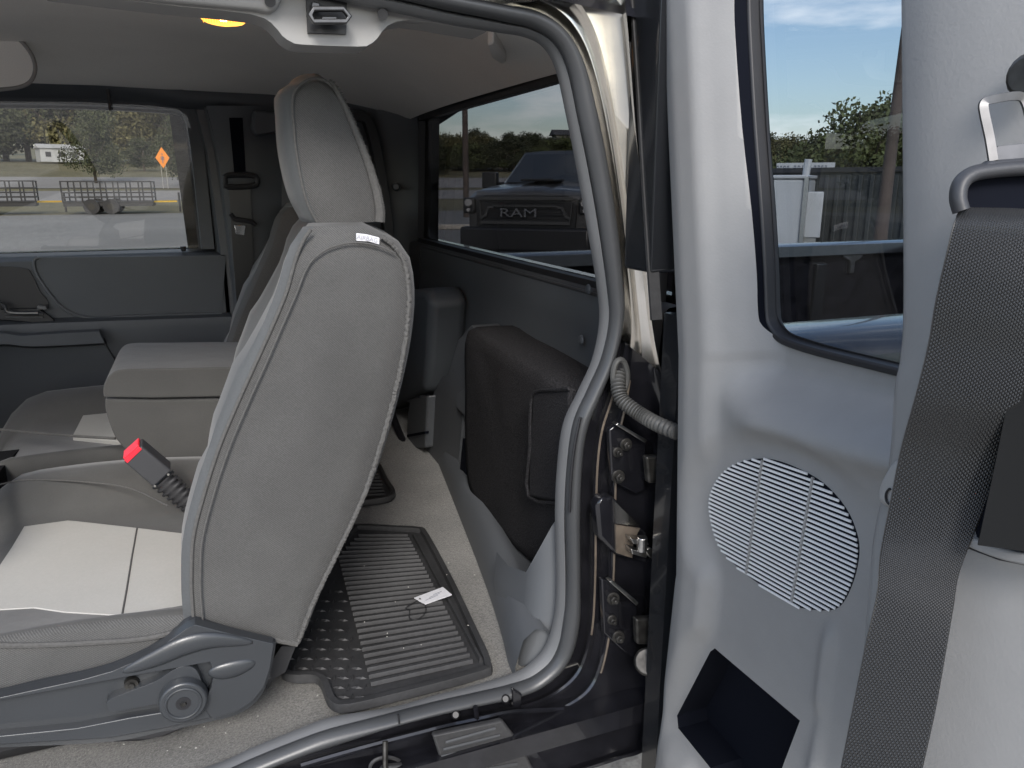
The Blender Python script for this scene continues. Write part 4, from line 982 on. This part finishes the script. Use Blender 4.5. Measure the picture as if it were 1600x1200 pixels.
for k in range(41):
    t_ = k/40; q = a0.lerp(a1, t_); w_ = .017+(.0035 if (k % 6) < 3 else -.001)-.004*t_
    rings.append([q+Nv*w_*math.cos(a)*1.0+Bv*.011*math.sin(a) for a in [2*math.pi*j/14 for j in range(14)]])
b.loft(rings); b.build('flexible_boot', 'metal_dark', bu, smooth=40)
for x, y in ((242,759),(263,741)): p = PY(x, y, Yb-.001); MB().cyl(p, p+Vector((0,-.0015,0)), .0018, n=8).build('rivet', 'steel', bu)

# ================================================================== FAR SEAT BELT
fb = thing('seat_belt', 'dark seat belt hanging down the far door pillar behind the passenger seat', 'seat belt')
b = MB(); b.loft([[PY(x, y, 2.185), PY(x+wd, y, 2.185), PY(x+wd, y, 2.188), PY(x, y, 2.188)] for x, y, wd in [(357,288,34),(360,330,33),(364,400,32),(370,470,32),(376,560,32)]]); b.build('webbing', 'belt', fb)
b = MB(); b.sweep([PY(x, y, 2.175) for x, y in cat2([(352,284),(356,274),(394,274),(402,282),(396,290),(356,292)], 3, True)], circ(.007,8), (0,1,0), closed_path=True); b.build('guide_loop', 'black_rubber', fb)
b = MB(); b.sweep([PY(x, y, 2.17) for x, y in [(360,334),(366,342),(392,346),(400,352)]], circ(.006,8), (0,1,0)); b.build('belt_stop', 'black_rubber', fb)
b = MB(); b.prism(p2([(366,352),(384,352),(382,368),(368,366)], PY, 2.178), (0,.004,0)); b.build('latch_plate', 'chrome', fb, bevel=.001)

# ================================================================== JUMP SEAT
js_ = thing('folded_jump_seat', 'black carpet backed jump seat folded up against the rear wall', 'jump seat')
XJ = .465
fj = [(733,522),(742,521),(770,546),(800,580),(832,606),(838,700),(838,862),(820,866),(800,856),(775,815),(740,770),(731,740),(732,620)]
P0 = [PX(x, y, XJ) for x, y in fj]
b = MB()
# front face bulged cushion: outline on the face plane, lofted back to the wall with rounded shoulders
face = cat([Vector(p) for p in [(XJ,1.335,-.262),(XJ,1.20,-.258),(XJ,1.05,-.262),(XJ,.95,-.272),(XJ,.905,-.31),(XJ,.90,-.42),(XJ,.915,-.54),(XJ,.97,-.575),(XJ,1.02,-.585),(XJ,1.12,-.592),(XJ,1.25,-.592),(XJ,1.33,-.580),(XJ,1.352,-.52),(XJ,1.350,-.38)]], 4, True)
face = [Vector((p.x, max(.895, p.y*XJ/.44), p.z*XJ/.44)) for p in face]
cc = sum(face, Vector())/len(face)
rings = []
for s_, dx in ((.3,-.006),(.85,-.005),(.96,-.002),(.99,.004),(1,.012),(1.0,.05),(.99,.09)):
    rings.append([Vector((XJ+dx+.002*math.sin(p.y*20), cc.y+(p.y-cc.y)*s_, cc.z+(p.z-cc.z)*s_)) for p in face])
b.loft(rings); jo = b.build('seat_pad', 'carpet_black', js_, smooth=75)
# fuzz of carpet
def fuzz(parent, pts_fn, n, m, ln=(.002,.004), wd=.0005, nm='carpet_pile'):
    b = MB()
    for i in range(n):
        p, nn = pts_fn(); d = (nn+Vector((rnd.gauss(0,.5), rnd.gauss(0,.5), rnd.gauss(0,.5)))).normalized()*rnd.uniform(*ln)
        t_ = d.orthogonal().normalized()*wd; b.add([p-t_, p+t_, p+d], [(0,1,2)])
    return b.build(nm, m, parent, smooth=0, weld=False)
b = MB(); fl = [PX(x, y, XJ-.018) for x, y in cat2([(832,612),(870,608),(912,606),(914,700),(912,790),(880,786),(826,776),(823,700)], 2)]
b.ngon([PX(x,y,XJ-.018) for x, y in [(833,612),(872,608),(889,607),(889,700),(889,788),(880,786),(826,777),(827,700)]], (.014,0,0)); flo = b.build('strap_flap', 'carpet_black', js_, bevel=.005, seg=3)
MB().tube([PX(x,y,XJ-.019) for x,y in cat2([(889,607),(872,609),(836,612),(829,640),(828,700),(826,776),(880,786),(889,788)],3)], .0028, 6).build('flap_seam', 'carpet_black', flo)
b = MB(); b.prism(p2([(846,788),(872,790),(866,830),(846,864),(842,866)], PX, XJ+.012), (.03,0,0)).build('mounting_plate', 'black_paint', js_, bevel=.003)
MB().box(PX(850,826,XJ+.005), (.012,.006,.03)).build('mounting_bolt', 'steel', js_, bevel=.001)
# far jump seat (dark)
jf = thing('far_jump_seat', 'dark folded jump seat in the far rear corner of the cab', 'jump seat')
b = MB(); b.ngon([PX(x,y,.46) for x,y in [(600,455),(664,450),(672,470),(668,560),(662,612),(600,640),(560,640)]], (.09,0,0)); b.build('seat_pad', 'back_grey', jf, bevel=.02, seg=4)
MB().tube([PX(x,y,.455) for x,y in [(610,640),(622,672),(636,704)]], .01, 8).build('strut', 'black_rubber', jf)

# ================================================================== FLOOR MATS
def inpoly(x, y, P):
    c = False
    for (x1, y1), (x2, y2) in zip(P, P[1:]+P[:1]):
        if (y1 > y) != (y2 > y) and x < (x2-x1)*(y-y1)/(y2-y1)+x1: c = not c
    return c
def mat_on_floor(outline, name, label, ribs=None):
    t = thing(name, label, 'floor mat')
    zt_ = FZ+.019
    P = [PZ(x, y, zt_) for x, y in outline]
    b = MB(); b.prism([p+Vector((0,0,-.004)) for p in P], (0,0,-.008)); b.build('mat_base', 'rubber', t)
    MB().sweep([p+Vector((0,0,.001)) for p in P], [(.006,-.008),(-.006,-.008),(-.0045,.004),(.0045,.004)], (0,0,1), closed_path=True).build('raised_rim', 'rubber', t, bevel=.0015)
    return t, zt_
ol = cat2([(445,1044),(457,1056),(490,1056),(506,1065),(514,1084),(522,1098),(545,1102),(635,1081),(752,1050),(762,1040),(757,1022),(743,992),(707,915),(666,838),(653,828),(621,826),(563,823),(552,828),(526,856),(490,930),(460,990)], 3, True)
mt, zm = mat_on_floor(ol, 'floor_mat', 'black ribbed rubber floor mat behind the near seat with a white tag on it')
b = MB(); z_ = zm-.002
Rt, Rb = PZ(637,838,z_), PZ(738,1034,z_); L0, L1, L2 = PZ(560,838,z_), PZ(528,870,z_), PZ(579,1070,z_)
N = 29
for i in range(N):
    u = i/(N-1); r_ = Rt.lerp(Rb, u)
    l_ = L0.lerp(L1, u/.17) if u < .17 else L1.lerp(L2, (u-.17)/.83)
    d = (Rb-Rt).normalized()*.0042
    h_ = Vector((0,0,.0055))
    b.add([l_-d, r_-d, r_+d, l_+d, l_-d*.55+h_, r_-d*.55+h_, r_+d*.55+h_, l_+d*.55+h_], [(4,5,6,7),(0,1,5,4),(2,3,7,6),(1,2,6,5),(3,0,4,7)])
b.build('ribs', 'rubber', mt, smooth=0)
MB().sweep([Rt+Vector((.012,0,0)), Rb+Vector((.012,-.004,0))], [(-.003,-.003),(.003,-.003),(.002,.005),(-.002,.005)], (0,0,1)).build('inner_ridge', 'rubber', mt)
# tread-plate lozenges
b = MB()
for i in range(15):
    for j in range(9):
        x, y = 452+j*14+(i % 2)*7, 880+i*15
        if y > 1092 or x > 520+(y-860)*.24 or x < 560-(y-820)*.55: continue
        if not inpoly(x, y, ol): continue
        p = PZ(x, y, zm-.003); a = R(72 if (i+j) % 2 else -28); dx = Vector((math.cos(a), math.sin(a), 0))*.009; dy = Vector((-math.sin(a), math.cos(a), 0))*.0025
        b.add([p-dx, p-dy, p+dx, p+dy, p-dx*.3+Vector((0,0,.003)), p+dx*.3+Vector((0,0,.003))], [(0,1,5,4),(1,2,5),(2,3,4,5),(3,0,4)])
b.build('tread_pattern', 'rubber', mt, smooth=0)
ol2 = cat2([(470,700),(560,712),(586,720),(604,752),(614,768),(606,778),(560,784),(470,790)], 3, True)
m2, zm2 = mat_on_floor(ol2, 'floor_mat', 'second black ribbed floor mat, in shadow farther inside the cab')
b = MB()
for i in range(11):
    y = 722+i*5.2; a_, c_ = PZ(500, y+3, zm2-.001), PZ(584+i*1.6, y, zm2-.001); d = Vector((.004,0,0)); h_ = Vector((0,0,.005))
    b.add([a_-d, c_-d, c_+d, a_+d, a_-d*.5+h_, c_-d*.5+h_, c_+d*.5+h_, a_+d*.5+h_], [(4,5,6,7),(0,1,5,4),(2,3,7,6),(1,2,6,5),(3,0,4,7)])
b.build('ribs', 'rubber', m2, smooth=0)
# tag with its string
tt = thing('paper_tag', 'small white paper tag with black string lying on the ribbed floor mat', 'tag')
b = MB(); zg = zm+.008; b.prism([PZ(x, y, zg) for x, y in [(647,934),(664,944),(706,929),(692,917)]], (0,0,-.0012)); to = b.build('card', 'white_label', tt)
b = MB()
for k in range(3):
    b.tube([PZ(665+k*6, 938-k*4.4, zg+.0004), PZ(684+k*3, 930-k*3, zg+.0004)], .0004, 4)
b.build('print_lines', 'ink', to); MB().cyl(PZ(656,936,zg+.0002), PZ(656,936,zg+.0008), .0022, n=10).build('eyelet', 'black_rubber', to)
MB().tube([PZ(x, y, zg-.001) for x, y in cat2([(656,936),(646,942),(634,950),(640,954),(640,966),(652,968),(664,958),(665,946),(656,942)], 5)], .0007, 6).build('string', 'black_rubber', tt)
# crumbs and bits of straw
cr_ = MB(); 
for i in range(44):
    if i < 32: x, y = rnd.uniform(20, 760), rnd.uniform(1080, 1190); z_ = FZ+.008
    else: x, y = rnd.uniform(560, 750), rnd.uniform(850, 1040); z_ = zm+.006
    if z_ < zm and y < 1185-.17*x+20 and x > 330: pass
    p = PZ(x, y, z_)
    if p.y < .9 or p.x > .4: continue
    a = rnd.uniform(0, 6.28); d = Vector((math.cos(a), math.sin(a), 0))*rnd.uniform(.0006,.002); e = Vector((-d.y, d.x, 0)).normalized()*.0007
    cr_.add([p-d-e, p+d-e, p+d+e, p-d+e, p+Vector((0,0,.001))], [(0,1,4),(1,2,4),(2,3,4),(3,0,4)])
o = cr_.build('crumbs', 'insert', None, smooth=0, weld=False); tag(o, 'pale crumbs scattered over the carpet and mat', 'debris', None, 'stuff')

# ================================================================== OPEN REAR DOOR
door = thing('rear_access_door', 'open rear access door with light grey trim, round speaker grille and tinted window', 'vehicle door')
XD = .49
def sm(a, b, x): t = min(1, max(0, (x-a)/(b-a))); return t*t*(3-2*t)
PO = [(1117,1013),(1250,1126),(1222,1200),(1200,1290),(1130,1290),(1110,1200),(1060,1138),(1058,1118),(1110,1018)]
def polydist(x, y, P):
    if inpoly(x, y, P): return 0
    m_ = 1e9
    for (ax, ay), (bx, by) in zip(P, P[1:]+P[:1]):
        L2 = (bx-ax)**2+(by-ay)**2; t = max(0, min(1, ((x-ax)*(bx-ax)+(y-ay)*(by-ay))/max(L2, 1e-9))); m_ = min(m_, math.hypot(x-ax-t*(bx-ax), y-ay-t*(by-ay)))
    return m_
def door_h(px, py, raw=False):
    """how far the trim stands toward the cab (metres), from its station on the door"""
    # left edge of the panel
    el = 1020 if py < 0 else (1020+.045*py if py < 560 else (1045-.01*(py-560) if py < 900 else 1041-.105*(py-900)))
    d = px-el
    h = -.030*(1-sm(-2, 16, d))                      # rolled edge
    rid = 62 if py < 560 else 60
    h += .009*sm(8, 40, d)*(1-sm(rid, rid+22, d))     # vertical ridge near the hinge side
    yb = 548+(px-1080)*.27                            # lower lip of the window bay
    inb = sm(rid+6, rid+75, d)*(1-sm(yb, yb+75, py))
    h -= .040*inb
    h += .012*math.exp(-((py-(yb+88))/26)**2)*sm(80, 150, d)  # highlight roll under the bay
    # lower corner of the big flat
    h -= .006*sm(rid, rid+25, d)*sm(yb+110, yb+190, py)
    # low ridge around the pocket
    h += .006*math.exp(-((px-1335+ (py-600)*.12)/10)**2)*sm(740, 800, py)
    if not raw:
        dp = polydist(px, py, PO); tp = sm(6, 46, dp); h = HS*(1-tp)+h*tp
        ex, ey = px-1226, py-836; c4, s4 = math.cos(R(47)), math.sin(R(47)); q = math.hypot((ex*c4+ey*s4)/140, (-ex*s4+ey*c4)/104)
        t = sm(1.04, 1.4, q); h = HS*(1-t)+h*t
    return h
HS = door_h(1226, 836, True)
cols = 84; rws = 190
b = MB(); vs = []; rowsD = []
xl = lambda py: (1020 if py < 0 else (1020+.045*py if py < 560 else (1045-.01*(py-560) if py < 900 else 1041-.105*(py-900))))
for j in range(rws+1):
    py = -140+j*(1420/rws); row = []
    for i in range(cols+1):
        u = i/cols; x0 = xl(py)-2; px = x0+(1452-x0)*u
        h = door_h(px, py); row.append(PX(px, py, XD)+Vector((-h, 0, 0)))
    rowsD.append(row)
n1 = cols+1
front = [p for r_ in rowsD for p in r_]; backp = [Vector((XD+.055, p.y, p.z)) for p in front]
fs = []
for j in range(rws):
    for i in range(cols): a = j*n1+i; fs.append((a, a+1, a+1+n1, a+n1))
k = len(front); fs += [tuple(q+k for q in reversed(f)) for f in fs[:]]
for i in range(cols): fs.append((i+1, i, i+k, i+1+k)); a = rws*n1+i; fs.append((a, a+1, a+1+k, a+k))
for j in range(rws): a = j*n1; fs.append((a, a+n1, a+n1+k, a+k)); a = j*n1+cols; fs.append((a+n1, a, a+k, a+n1+k))
b.add(front+backp, fs); trim = b.build('trim_panel', 'door_grey', door, smooth=50)
def cutter(poly2, X, x0, x1):
    P = [PX(x, y, X) for x, y in poly2]
    m_ = MB(); m_.ngon([Vector((x0, p.y, p.z)) for p in P], (x1-x0, 0, 0)); o = m_.build('cut', 'black_rubber', None, smooth=0); return o
wo = cat2([(1172,-160),(1174,-60),(1174,0),(1176,60),(1184,200),(1194,330),(1200,430),(1202,485),(1206,508),(1222,528),(1250,540),(1300,554),(1400,578),(1480,598)], 3)+[(1480,-160)]
XWG = XD+.040                                       # plane of the recessed bay
def cut(obj, c):
    q = obj.modifiers.new('c', 'BOOLEAN'); q.operation = 'DIFFERENCE'; q.object = c; q.solver = 'EXACT'
    dg = bpy.context.evaluated_depsgraph_get(); me = bpy.data.meshes.new_from_object(obj.evaluated_get(dg)); obj.modifiers.clear()
    old = obj.data; obj.data = me; bpy.data.objects.remove(c)
cut(trim, cutter(wo, XWG, XD-.1, XD+.2))
po = [(1117,1013),(1250,1126),(1222,1200),(1200,1290),(1130,1290),(1110,1200),(1060,1138),(1058,1118),(1110,1018)]
cut(trim, cutter(po, XD-HS, XD-.1, XD+.2))
def cutmat(poly3, mi, xmin):
    S = [((p.y, p.z), (q.y, q.z)) for p, q in zip(poly3, poly3[1:]+poly3[:1])]
    for f in trim.data.polygons:
        if abs(f.normal.x) > .5: continue
        c = f.center
        for (ay, az_), (by, bz) in S:
            L2 = (by-ay)**2+(bz-az_)**2; t = max(0, min(1, ((c.y-ay)*(by-ay)+(c.z-az_)*(bz-az_))/max(L2, 1e-9)))
            if math.hypot(c.y-ay-t*(by-ay), c.z-az_-t*(bz-az_)) < .0012 and c.x > xmin: f.material_index = mi; break
trim.data.materials.append(M['pocket']) if len(trim.data.materials) < 2 else None
while len(trim.data.materials) < 2: trim.data.materials.append(M['pocket'])
trim.data.materials[1] = M['pocket']
cutmat([PX(x, y, XD-HS) for x, y in po], 1, -9); cutmat([PX(x, y, XWG) for x, y in wo], 1, -9)
for p_ in trim.data.polygons: p_.use_smooth = True
trim.data.set_sharp_from_angle(angle=R(50))
MB().prism([PX(x, y, XD) + Vector((.050,0,0)) for x, y in [(1020,960),(1300,1105),(1300,1300),(1020,1300)]], (.003,0,0)).build('storage_pocket', 'pocket', trim)
# window seal and glass
wpath = [PX(x, y, XWG) for x, y in wo[:-1]]
ws = MB().sweep(wpath, [(-.004,-.006),(.003,-.006),(.004,.006),(.004,.012),(-.004,.012)], (1,0,0)); ws.build('window_seal', 'black_rubber', door, bevel=.002)
fp = [PX(x, y, XWG+.006) for x, y in cat2([(1190,-160),(1190,-60),(1187,0),(1190,60),(1198,200),(1207,330),(1212,430),(1213,480),(1218,502),(1236,520),(1262,530),(1310,544),(1410,568),(1490,588)], 3)]
b = MB(); b.loft([[PX(x, y, XWG+.0075) for x, y in [(q[0]-9, q[1]+ (8 if q[1] > 490 else 0)) for q in cat2([(1190,-160),(1190,-60),(1187,0),(1190,60),(1198,200),(1207,330),(1212,430),(1213,480),(1218,502),(1236,520),(1262,530),(1310,544),(1410,568),(1490,588)], 3)]], fp], False, False)
b.build('frit_band', 'black_rubber', door, smooth=0)
# frit dots
b = MB()
for i, p in enumerate(resample(fp, 330)):
    q = p+Vector((-.001,0,0))
    b.add([q+Vector((0,-.0012,-.0006)), q+Vector((0,-.0012,.0006)), q+Vector((0,.0,.0006)), q+Vector((0,.0,-.0006))], [(0,1,2,3)])
b.build('frit_dots', 'black_rubber', door, smooth=0, weld=False)
MB().prism([PX(x, y, XWG+.010) for x, y in [(1165,-170),(1500,-170),(1500,610),(1165,545)]], (.004,0,0)).build('window_glass', 'glass_door', door)
# outer shell: a dark ring behind trim
MB().prism([Vector((XD-.014,.835,.46)), Vector((XD+.07,.835,.46)), Vector((XD+.07,.835,-.10)), Vector((XD-.014,.826,-.10))], (0,-.062,0)).build('door_edge', 'door_shell', door, bevel=.004)
b = MB(); b.sweep([PX(x, y, XD-.012) for x, y in [(985,-140),(990,0),(1000,150),(1010,320),(1017,430),(1022,500)]], [(-.002,-.004),(.002,-.004),(.002,.01),(-.002,.01)], (1,0,0)); b.build('edge_seal', 'rubber', door)
MB().prism([Vector((XD+.056,.79,-.20)), Vector((XD+.056,.79,-.95)), Vector((XD+.10,.79,-.95)), Vector((XD+.10,.79,-.20))], (0,-.72,0)).build('outer_skin', 'black_paint', door, bevel=.01)
MB().prism([Vector((XD+.02,.785,-.15)), Vector((XD+.10,.785,-.15)), Vector((XD+.10,.785,-.95)), Vector((XD+.02,.785,-.95))], (0,-.035,0)).build('hinge_face', 'door_shell', door)
# speaker grille -------------------------------------------------------------
def gx(x, y, o): 
    p = PX(x, y, XD); return p+Vector((-door_h(*((x, y)))-o, 0, 0))
ell = cat2([(1110,800),(1114,765),(1135,735),(1165,720),(1200,717),(1240,729),(1285,754),(1320,792),(1338,832),(1342,865),(1334,905),(1318,940),(1300,953),(1265,952),(1235,944),(1190,915),(1150,884),(1124,852)], 4, True)
XG = XD-HS
b = MB(); b.prism([PX(x, y, XG-.0006) for x, y in ell], (.004,0,0)); sg = b.build('speaker_grille', 'pocket', door)
el3 = [PX(x, y, XG) for x, y in ell]; E = [(p.y, p.z) for p in el3]
pa, pb = PX(1110,775,XG), PX(1340,880,XG); dirv = Vector((pb.y-pa.y, pb.z-pa.z)).normalized(); nv = Vector((-dirv.y, dirv.x))
cs = [Vector(e).dot(nv) for e in E]; lo, hi = min(cs), max(cs); NS = 29
b = MB()
for k in range(NS):
    c_ = lo+(hi-lo)*(k+.5)/NS; xs_ = []
    for (a, q) in zip(E, E[1:]+E[:1]):
        A2, B2 = Vector(a), Vector(q); da, db = A2.dot(nv)-c_, B2.dot(nv)-c_
        if da*db < 0: xs_.append((A2+(B2-A2)*(da/(da-db))).dot(dirv))
    if len(xs_) < 2: continue
    s0, s1 = min(xs_), max(xs_); hw = (hi-lo)/NS*.255
    def P3(s, c2, x): v = dirv*s+nv*c2; return Vector((x, v.x, v.y))
    b.add([P3(s0,c_-hw,XG-.001), P3(s1,c_-hw,XG-.001), P3(s1,c_+hw,XG-.001), P3(s0,c_+hw,XG-.001), P3(s0,c_-hw*.8,XG-.0022), P3(s1,c_-hw*.8,XG-.0022), P3(s1,c_+hw*.8,XG-.0022), P3(s0,c_+hw*.8,XG-.0022)], [(4,5,6,7),(0,1,5,4),(2,3,7,6),(1,2,6,5),(3,0,4,7)])
b.build('grille_slats', 'grille_grey', sg, smooth=0)
b = MB()
for a_, c_ in (((1191,719),(1166,896)),((1270,746),(1237,940))):
    b.sweep([PX(*a_, XG-.0022), PX(*c_, XG-.0022)], [(-.0012,-.001),(.0012,-.001),(.0012,.001),(-.0012,.001)], (1,0,0))
b.build('grille_ribs', 'header_trim', sg)
# front pillar cover on the door (carries the belt) ---------------------------
XP = .40
b = MB(); rows2 = []
edge = [(1409,-140),(1408,0),(1410,250),(1411,480),(1406,560),(1398,600),(1394,660),(1390,712),(1383,760),(1372,800),(1362,860),(1352,980),(1342,1100),(1330,1290)]
ed = [(p[0], p[1]) for p in cat2(edge, 5)]
for dxp, X in ((0,XD+.03),(0,XP+.020),(0.5,XP+.008),(3,XP+.002),(8,XP),(60,XP-.003),(140,XP),(240,XP+.006),(420,XP+.02)):
    rows2.append([PX(x+dxp*(1 if x > 0 else 1), y, X) for x, y in ed])
# keep the side wall straight back (parallel to X), so it is a real return
e3 = [PX(x, y, XP+.004) for x, y in ed]
rows2[0] = [Vector((XD+.02, p.y, p.z)) for p in e3]; rows2[1] = [Vector((XP+.016, p.y, p.z)) for p in e3]
pc = MB().loft(rows2, False, False).build('pillar_cover', 'door_grey', door, smooth=70)
# bump bezel beside the belt
b = MB(); b.ngon([PX(x, y, XP-.006) for x, y in cat2([(1392,722),(1408,720),(1422,740),(1420,790),(1398,796),(1376,790),(1368,776),(1374,750)], 3, True)], (.02,0,0)); b.build('belt_bezel', 'header_trim', pc, bevel=.006, seg=4)
MB().sweep([PX(1391+7*math.cos(a), 776+12*math.sin(a), XP-.007) for a in [R(90+k*18) for k in range(11)]], circ(.0008,6), (1,0,0)).build('bezel_screw', 'black_rubber', pc)
# retractor slot at right
b = MB(); b.ngon([PX(x, y, XP-.0115) for x, y in cat2([(1512,790),(1540,720),(1570,600),(1700,600),(1700,860),(1600,861),(1570,862),(1528,844)], 2)], (.004,0,0)); b.build('retractor_slot', 'pocket', pc)
b = MB(); b.sweep([PX(x, y, XP-.012) for x, y in cat2([(1505,838),(1524,848),(1560,862),(1600,872),(1700,890)], 4)], [(-.003,-.003),(.003,-.003),(.004,.012),(-.004,.012)], (1,0,0)); b.build('slot_lip', 'door_grey', pc, bevel=.002)
b = MB(); b.sweep([PX(x, y, XP-.0125) for x, y in [(1506,852),(1560,872),(1600,880),(1700,896)]], circ(.0012,6), (1,0,0)); b.build('slot_shadow', 'black_rubber', pc)

# ================================================================== NEAR SEAT BELT
nb_ = thing('seat_belt', 'black woven seat belt with chrome latch plate hanging in front of the open door', 'seat belt')
Lp = [(1520,306,.405),(1514,312,.39),(1504,324,.378),(1492,345,.37),(1478,400,.372),(1462,470,.38),(1450,540,.39),(1430,620,.40),(1408,700,.415),(1392,780,.425),(1380,840,.43),(1374,880,.432),(1370,930,.432),(1352,1010,.432),(1334,1100,.435),(1314,1200,.44),(1290,1320,.45)]
Rp = [(1668,306,.405),(1668,314,.39),(1666,330,.378),(1662,356,.37),(1650,430,.372),(1634,500,.38),(1612,570,.39),(1592,640,.40),(1565,720,.415),(1540,790,.425),(1516,850,.43),(1498,900,.432),(1490,950,.432),(1478,1020,.432),(1462,1110,.435),(1440,1210,.44),(1415,1330,.45)]
LL = cat([PD(x, y, d) for x, y, d in Lp], 8); RR = cat([PD(x, y, d) for x, y, d in Rp], 8); rings = []
for a, c_ in zip(LL, RR):
    nrm_ = Vector((.6,.75,0)); n_ = 17; fr_ = [a.lerp(c_, k/(n_-1))+nrm_*(-.0012*math.sin(math.pi*k/(n_-1))) for k in range(n_)]
    rings.append(fr_+[p+nrm_*.0014 for p in reversed(fr_)])
b = MB().loft(rings); web = b.build('webbing', 'belt', nb_, smooth=70)
# woven knots
b = MB(); NR = len(LL)
for i in range(2, NR-1):
    for sub_ in range(3):
        t_ = sub_/3; a = LL[i-1].lerp(LL[i], t_); c_ = RR[i-1].lerp(RR[i], t_); dn = (LL[i]-LL[i-1]).normalized()
        for k in range(20):
            u = (k+.5+(.5 if (i*3+sub_) % 2 else 0))/20.5
            if u > .98: continue
            p = a.lerp(c_, u)+Vector((-.6,-.75,0))*(.0013+.0012*math.sin(math.pi*u)-.0009); s1 = (c_-a).normalized()*.0008; s2 = dn*.0012; n2 = Vector((-.6,-.75,0))*.00045
            b.add([p-s1, p-s2, p+s1, p+s2, p+n2], [(0,1,4),(1,2,4),(2,3,4),(3,0,4)])
b.build('weave', 'belt', web, smooth=0, weld=False)
b = MB(); L2_ = [PD(x, y, d) for x, y, d in [(1592,560,.40),(1572,640,.40),(1552,740,.402),(1528,852,.405)]]; R2_ = [PD(x, y, d) for x, y, d in [(1700,560,.385),(1690,640,.385),(1664,740,.39),(1650,868,.394)]]
b.loft([[a, c_, c_+Vector((.001,.001,0)), a+Vector((.001,.001,0))] for a, c_ in zip(L2_, R2_)]); b.build('lower_webbing', 'belt_dark', nb_)
# plastic guide and latch plate
gl = MB(); gl.sweep([PD(x, y, .372) for x, y in cat2([(1502,330),(1497,310),(1500,290),(1512,276),(1536,268),(1600,262),(1680,262)], 5)], [(.0035*math.cos(a)*1.1, .006*math.sin(a)) for a in [2*math.pi*k/12 for k in range(12)]], (.6,.78,0)); gl.build('guide_loop', 'buckle', nb_, smooth=70)
b = MB(); b.ngon([PD(x, y, .3775) for x, y in [(1500,336),(1500,288),(1530,270),(1690,264),(1690,350),(1508,350)]], (.001,.0013,0)); b.build('guide_shadow', 'pocket', nb_)  # dark sheet painted in for the shade inside the guide loop
b = MB(); b.ngon([PD(x, y, .368) for x, y in [(1546,250),(1600,246),(1690,246),(1690,270),(1540,272),(1528,268)]], (.006,.008,0)); b.build('plate_cover', 'buckle', nb_, bevel=.002)
pth = [PD(x, y, .37) for x, y in cat2([(1552,252),(1546,215),(1538,178),(1537,162),(1548,156),(1590,150),(1604,162),(1612,200),(1618,238)], 4)]
b = MB(); b.sweep(pth, [(-.002,-.0013),(.002,-.0013),(.002,.0013),(-.002,.0013)], (.6,.78,.0))
b.ngon([PD(x, y, .3695) for x, y in [(1551,236),(1560,228),(1600,224),(1625,224),(1625,256),(1552,256)]], (.0012,.0016,0)); b.build('latch_plate', 'plate_steel', nb_, bevel=.0008)
p = PX(1616,118,XP-.004); MB().cyl(p, p+Vector((-.008,0,0)), .012, .010, n=18).build('pillar_bolt', 'dark_steel', pc, bevel=.002)


# steering wheel and column, outside the frame but mirrored in the far window
sw = MB(); cen = Vector((-.40, 1.17, -.27)); ax = Vector((.93, 0, .36)).normalized(); u_ = Vector((0, 1, 0)); v_ = ax.cross(u_)
sw.tube([cen+(u_*math.cos(a)+v_*math.sin(a))*.185 for a in [2*math.pi*k/40 for k in range(40)]], .016, 10, True, bdir=ax)
sw.cyl(cen-ax*.05, cen+ax*.01, .07, .055, n=24)
for a in (R(0), R(180), R(250), R(290)): sw.tube([cen-ax*.02, cen+(u_*math.cos(a)+v_*math.sin(a))*.18], .014, 8)
swo = sw.build('steering_wheel', 'black_rubber', cab, smooth=60)
MB().cyl(cen-ax*.06, cen-ax*.55, .04, .05, n=18).build('steering_column', 'trim_dark', swo)
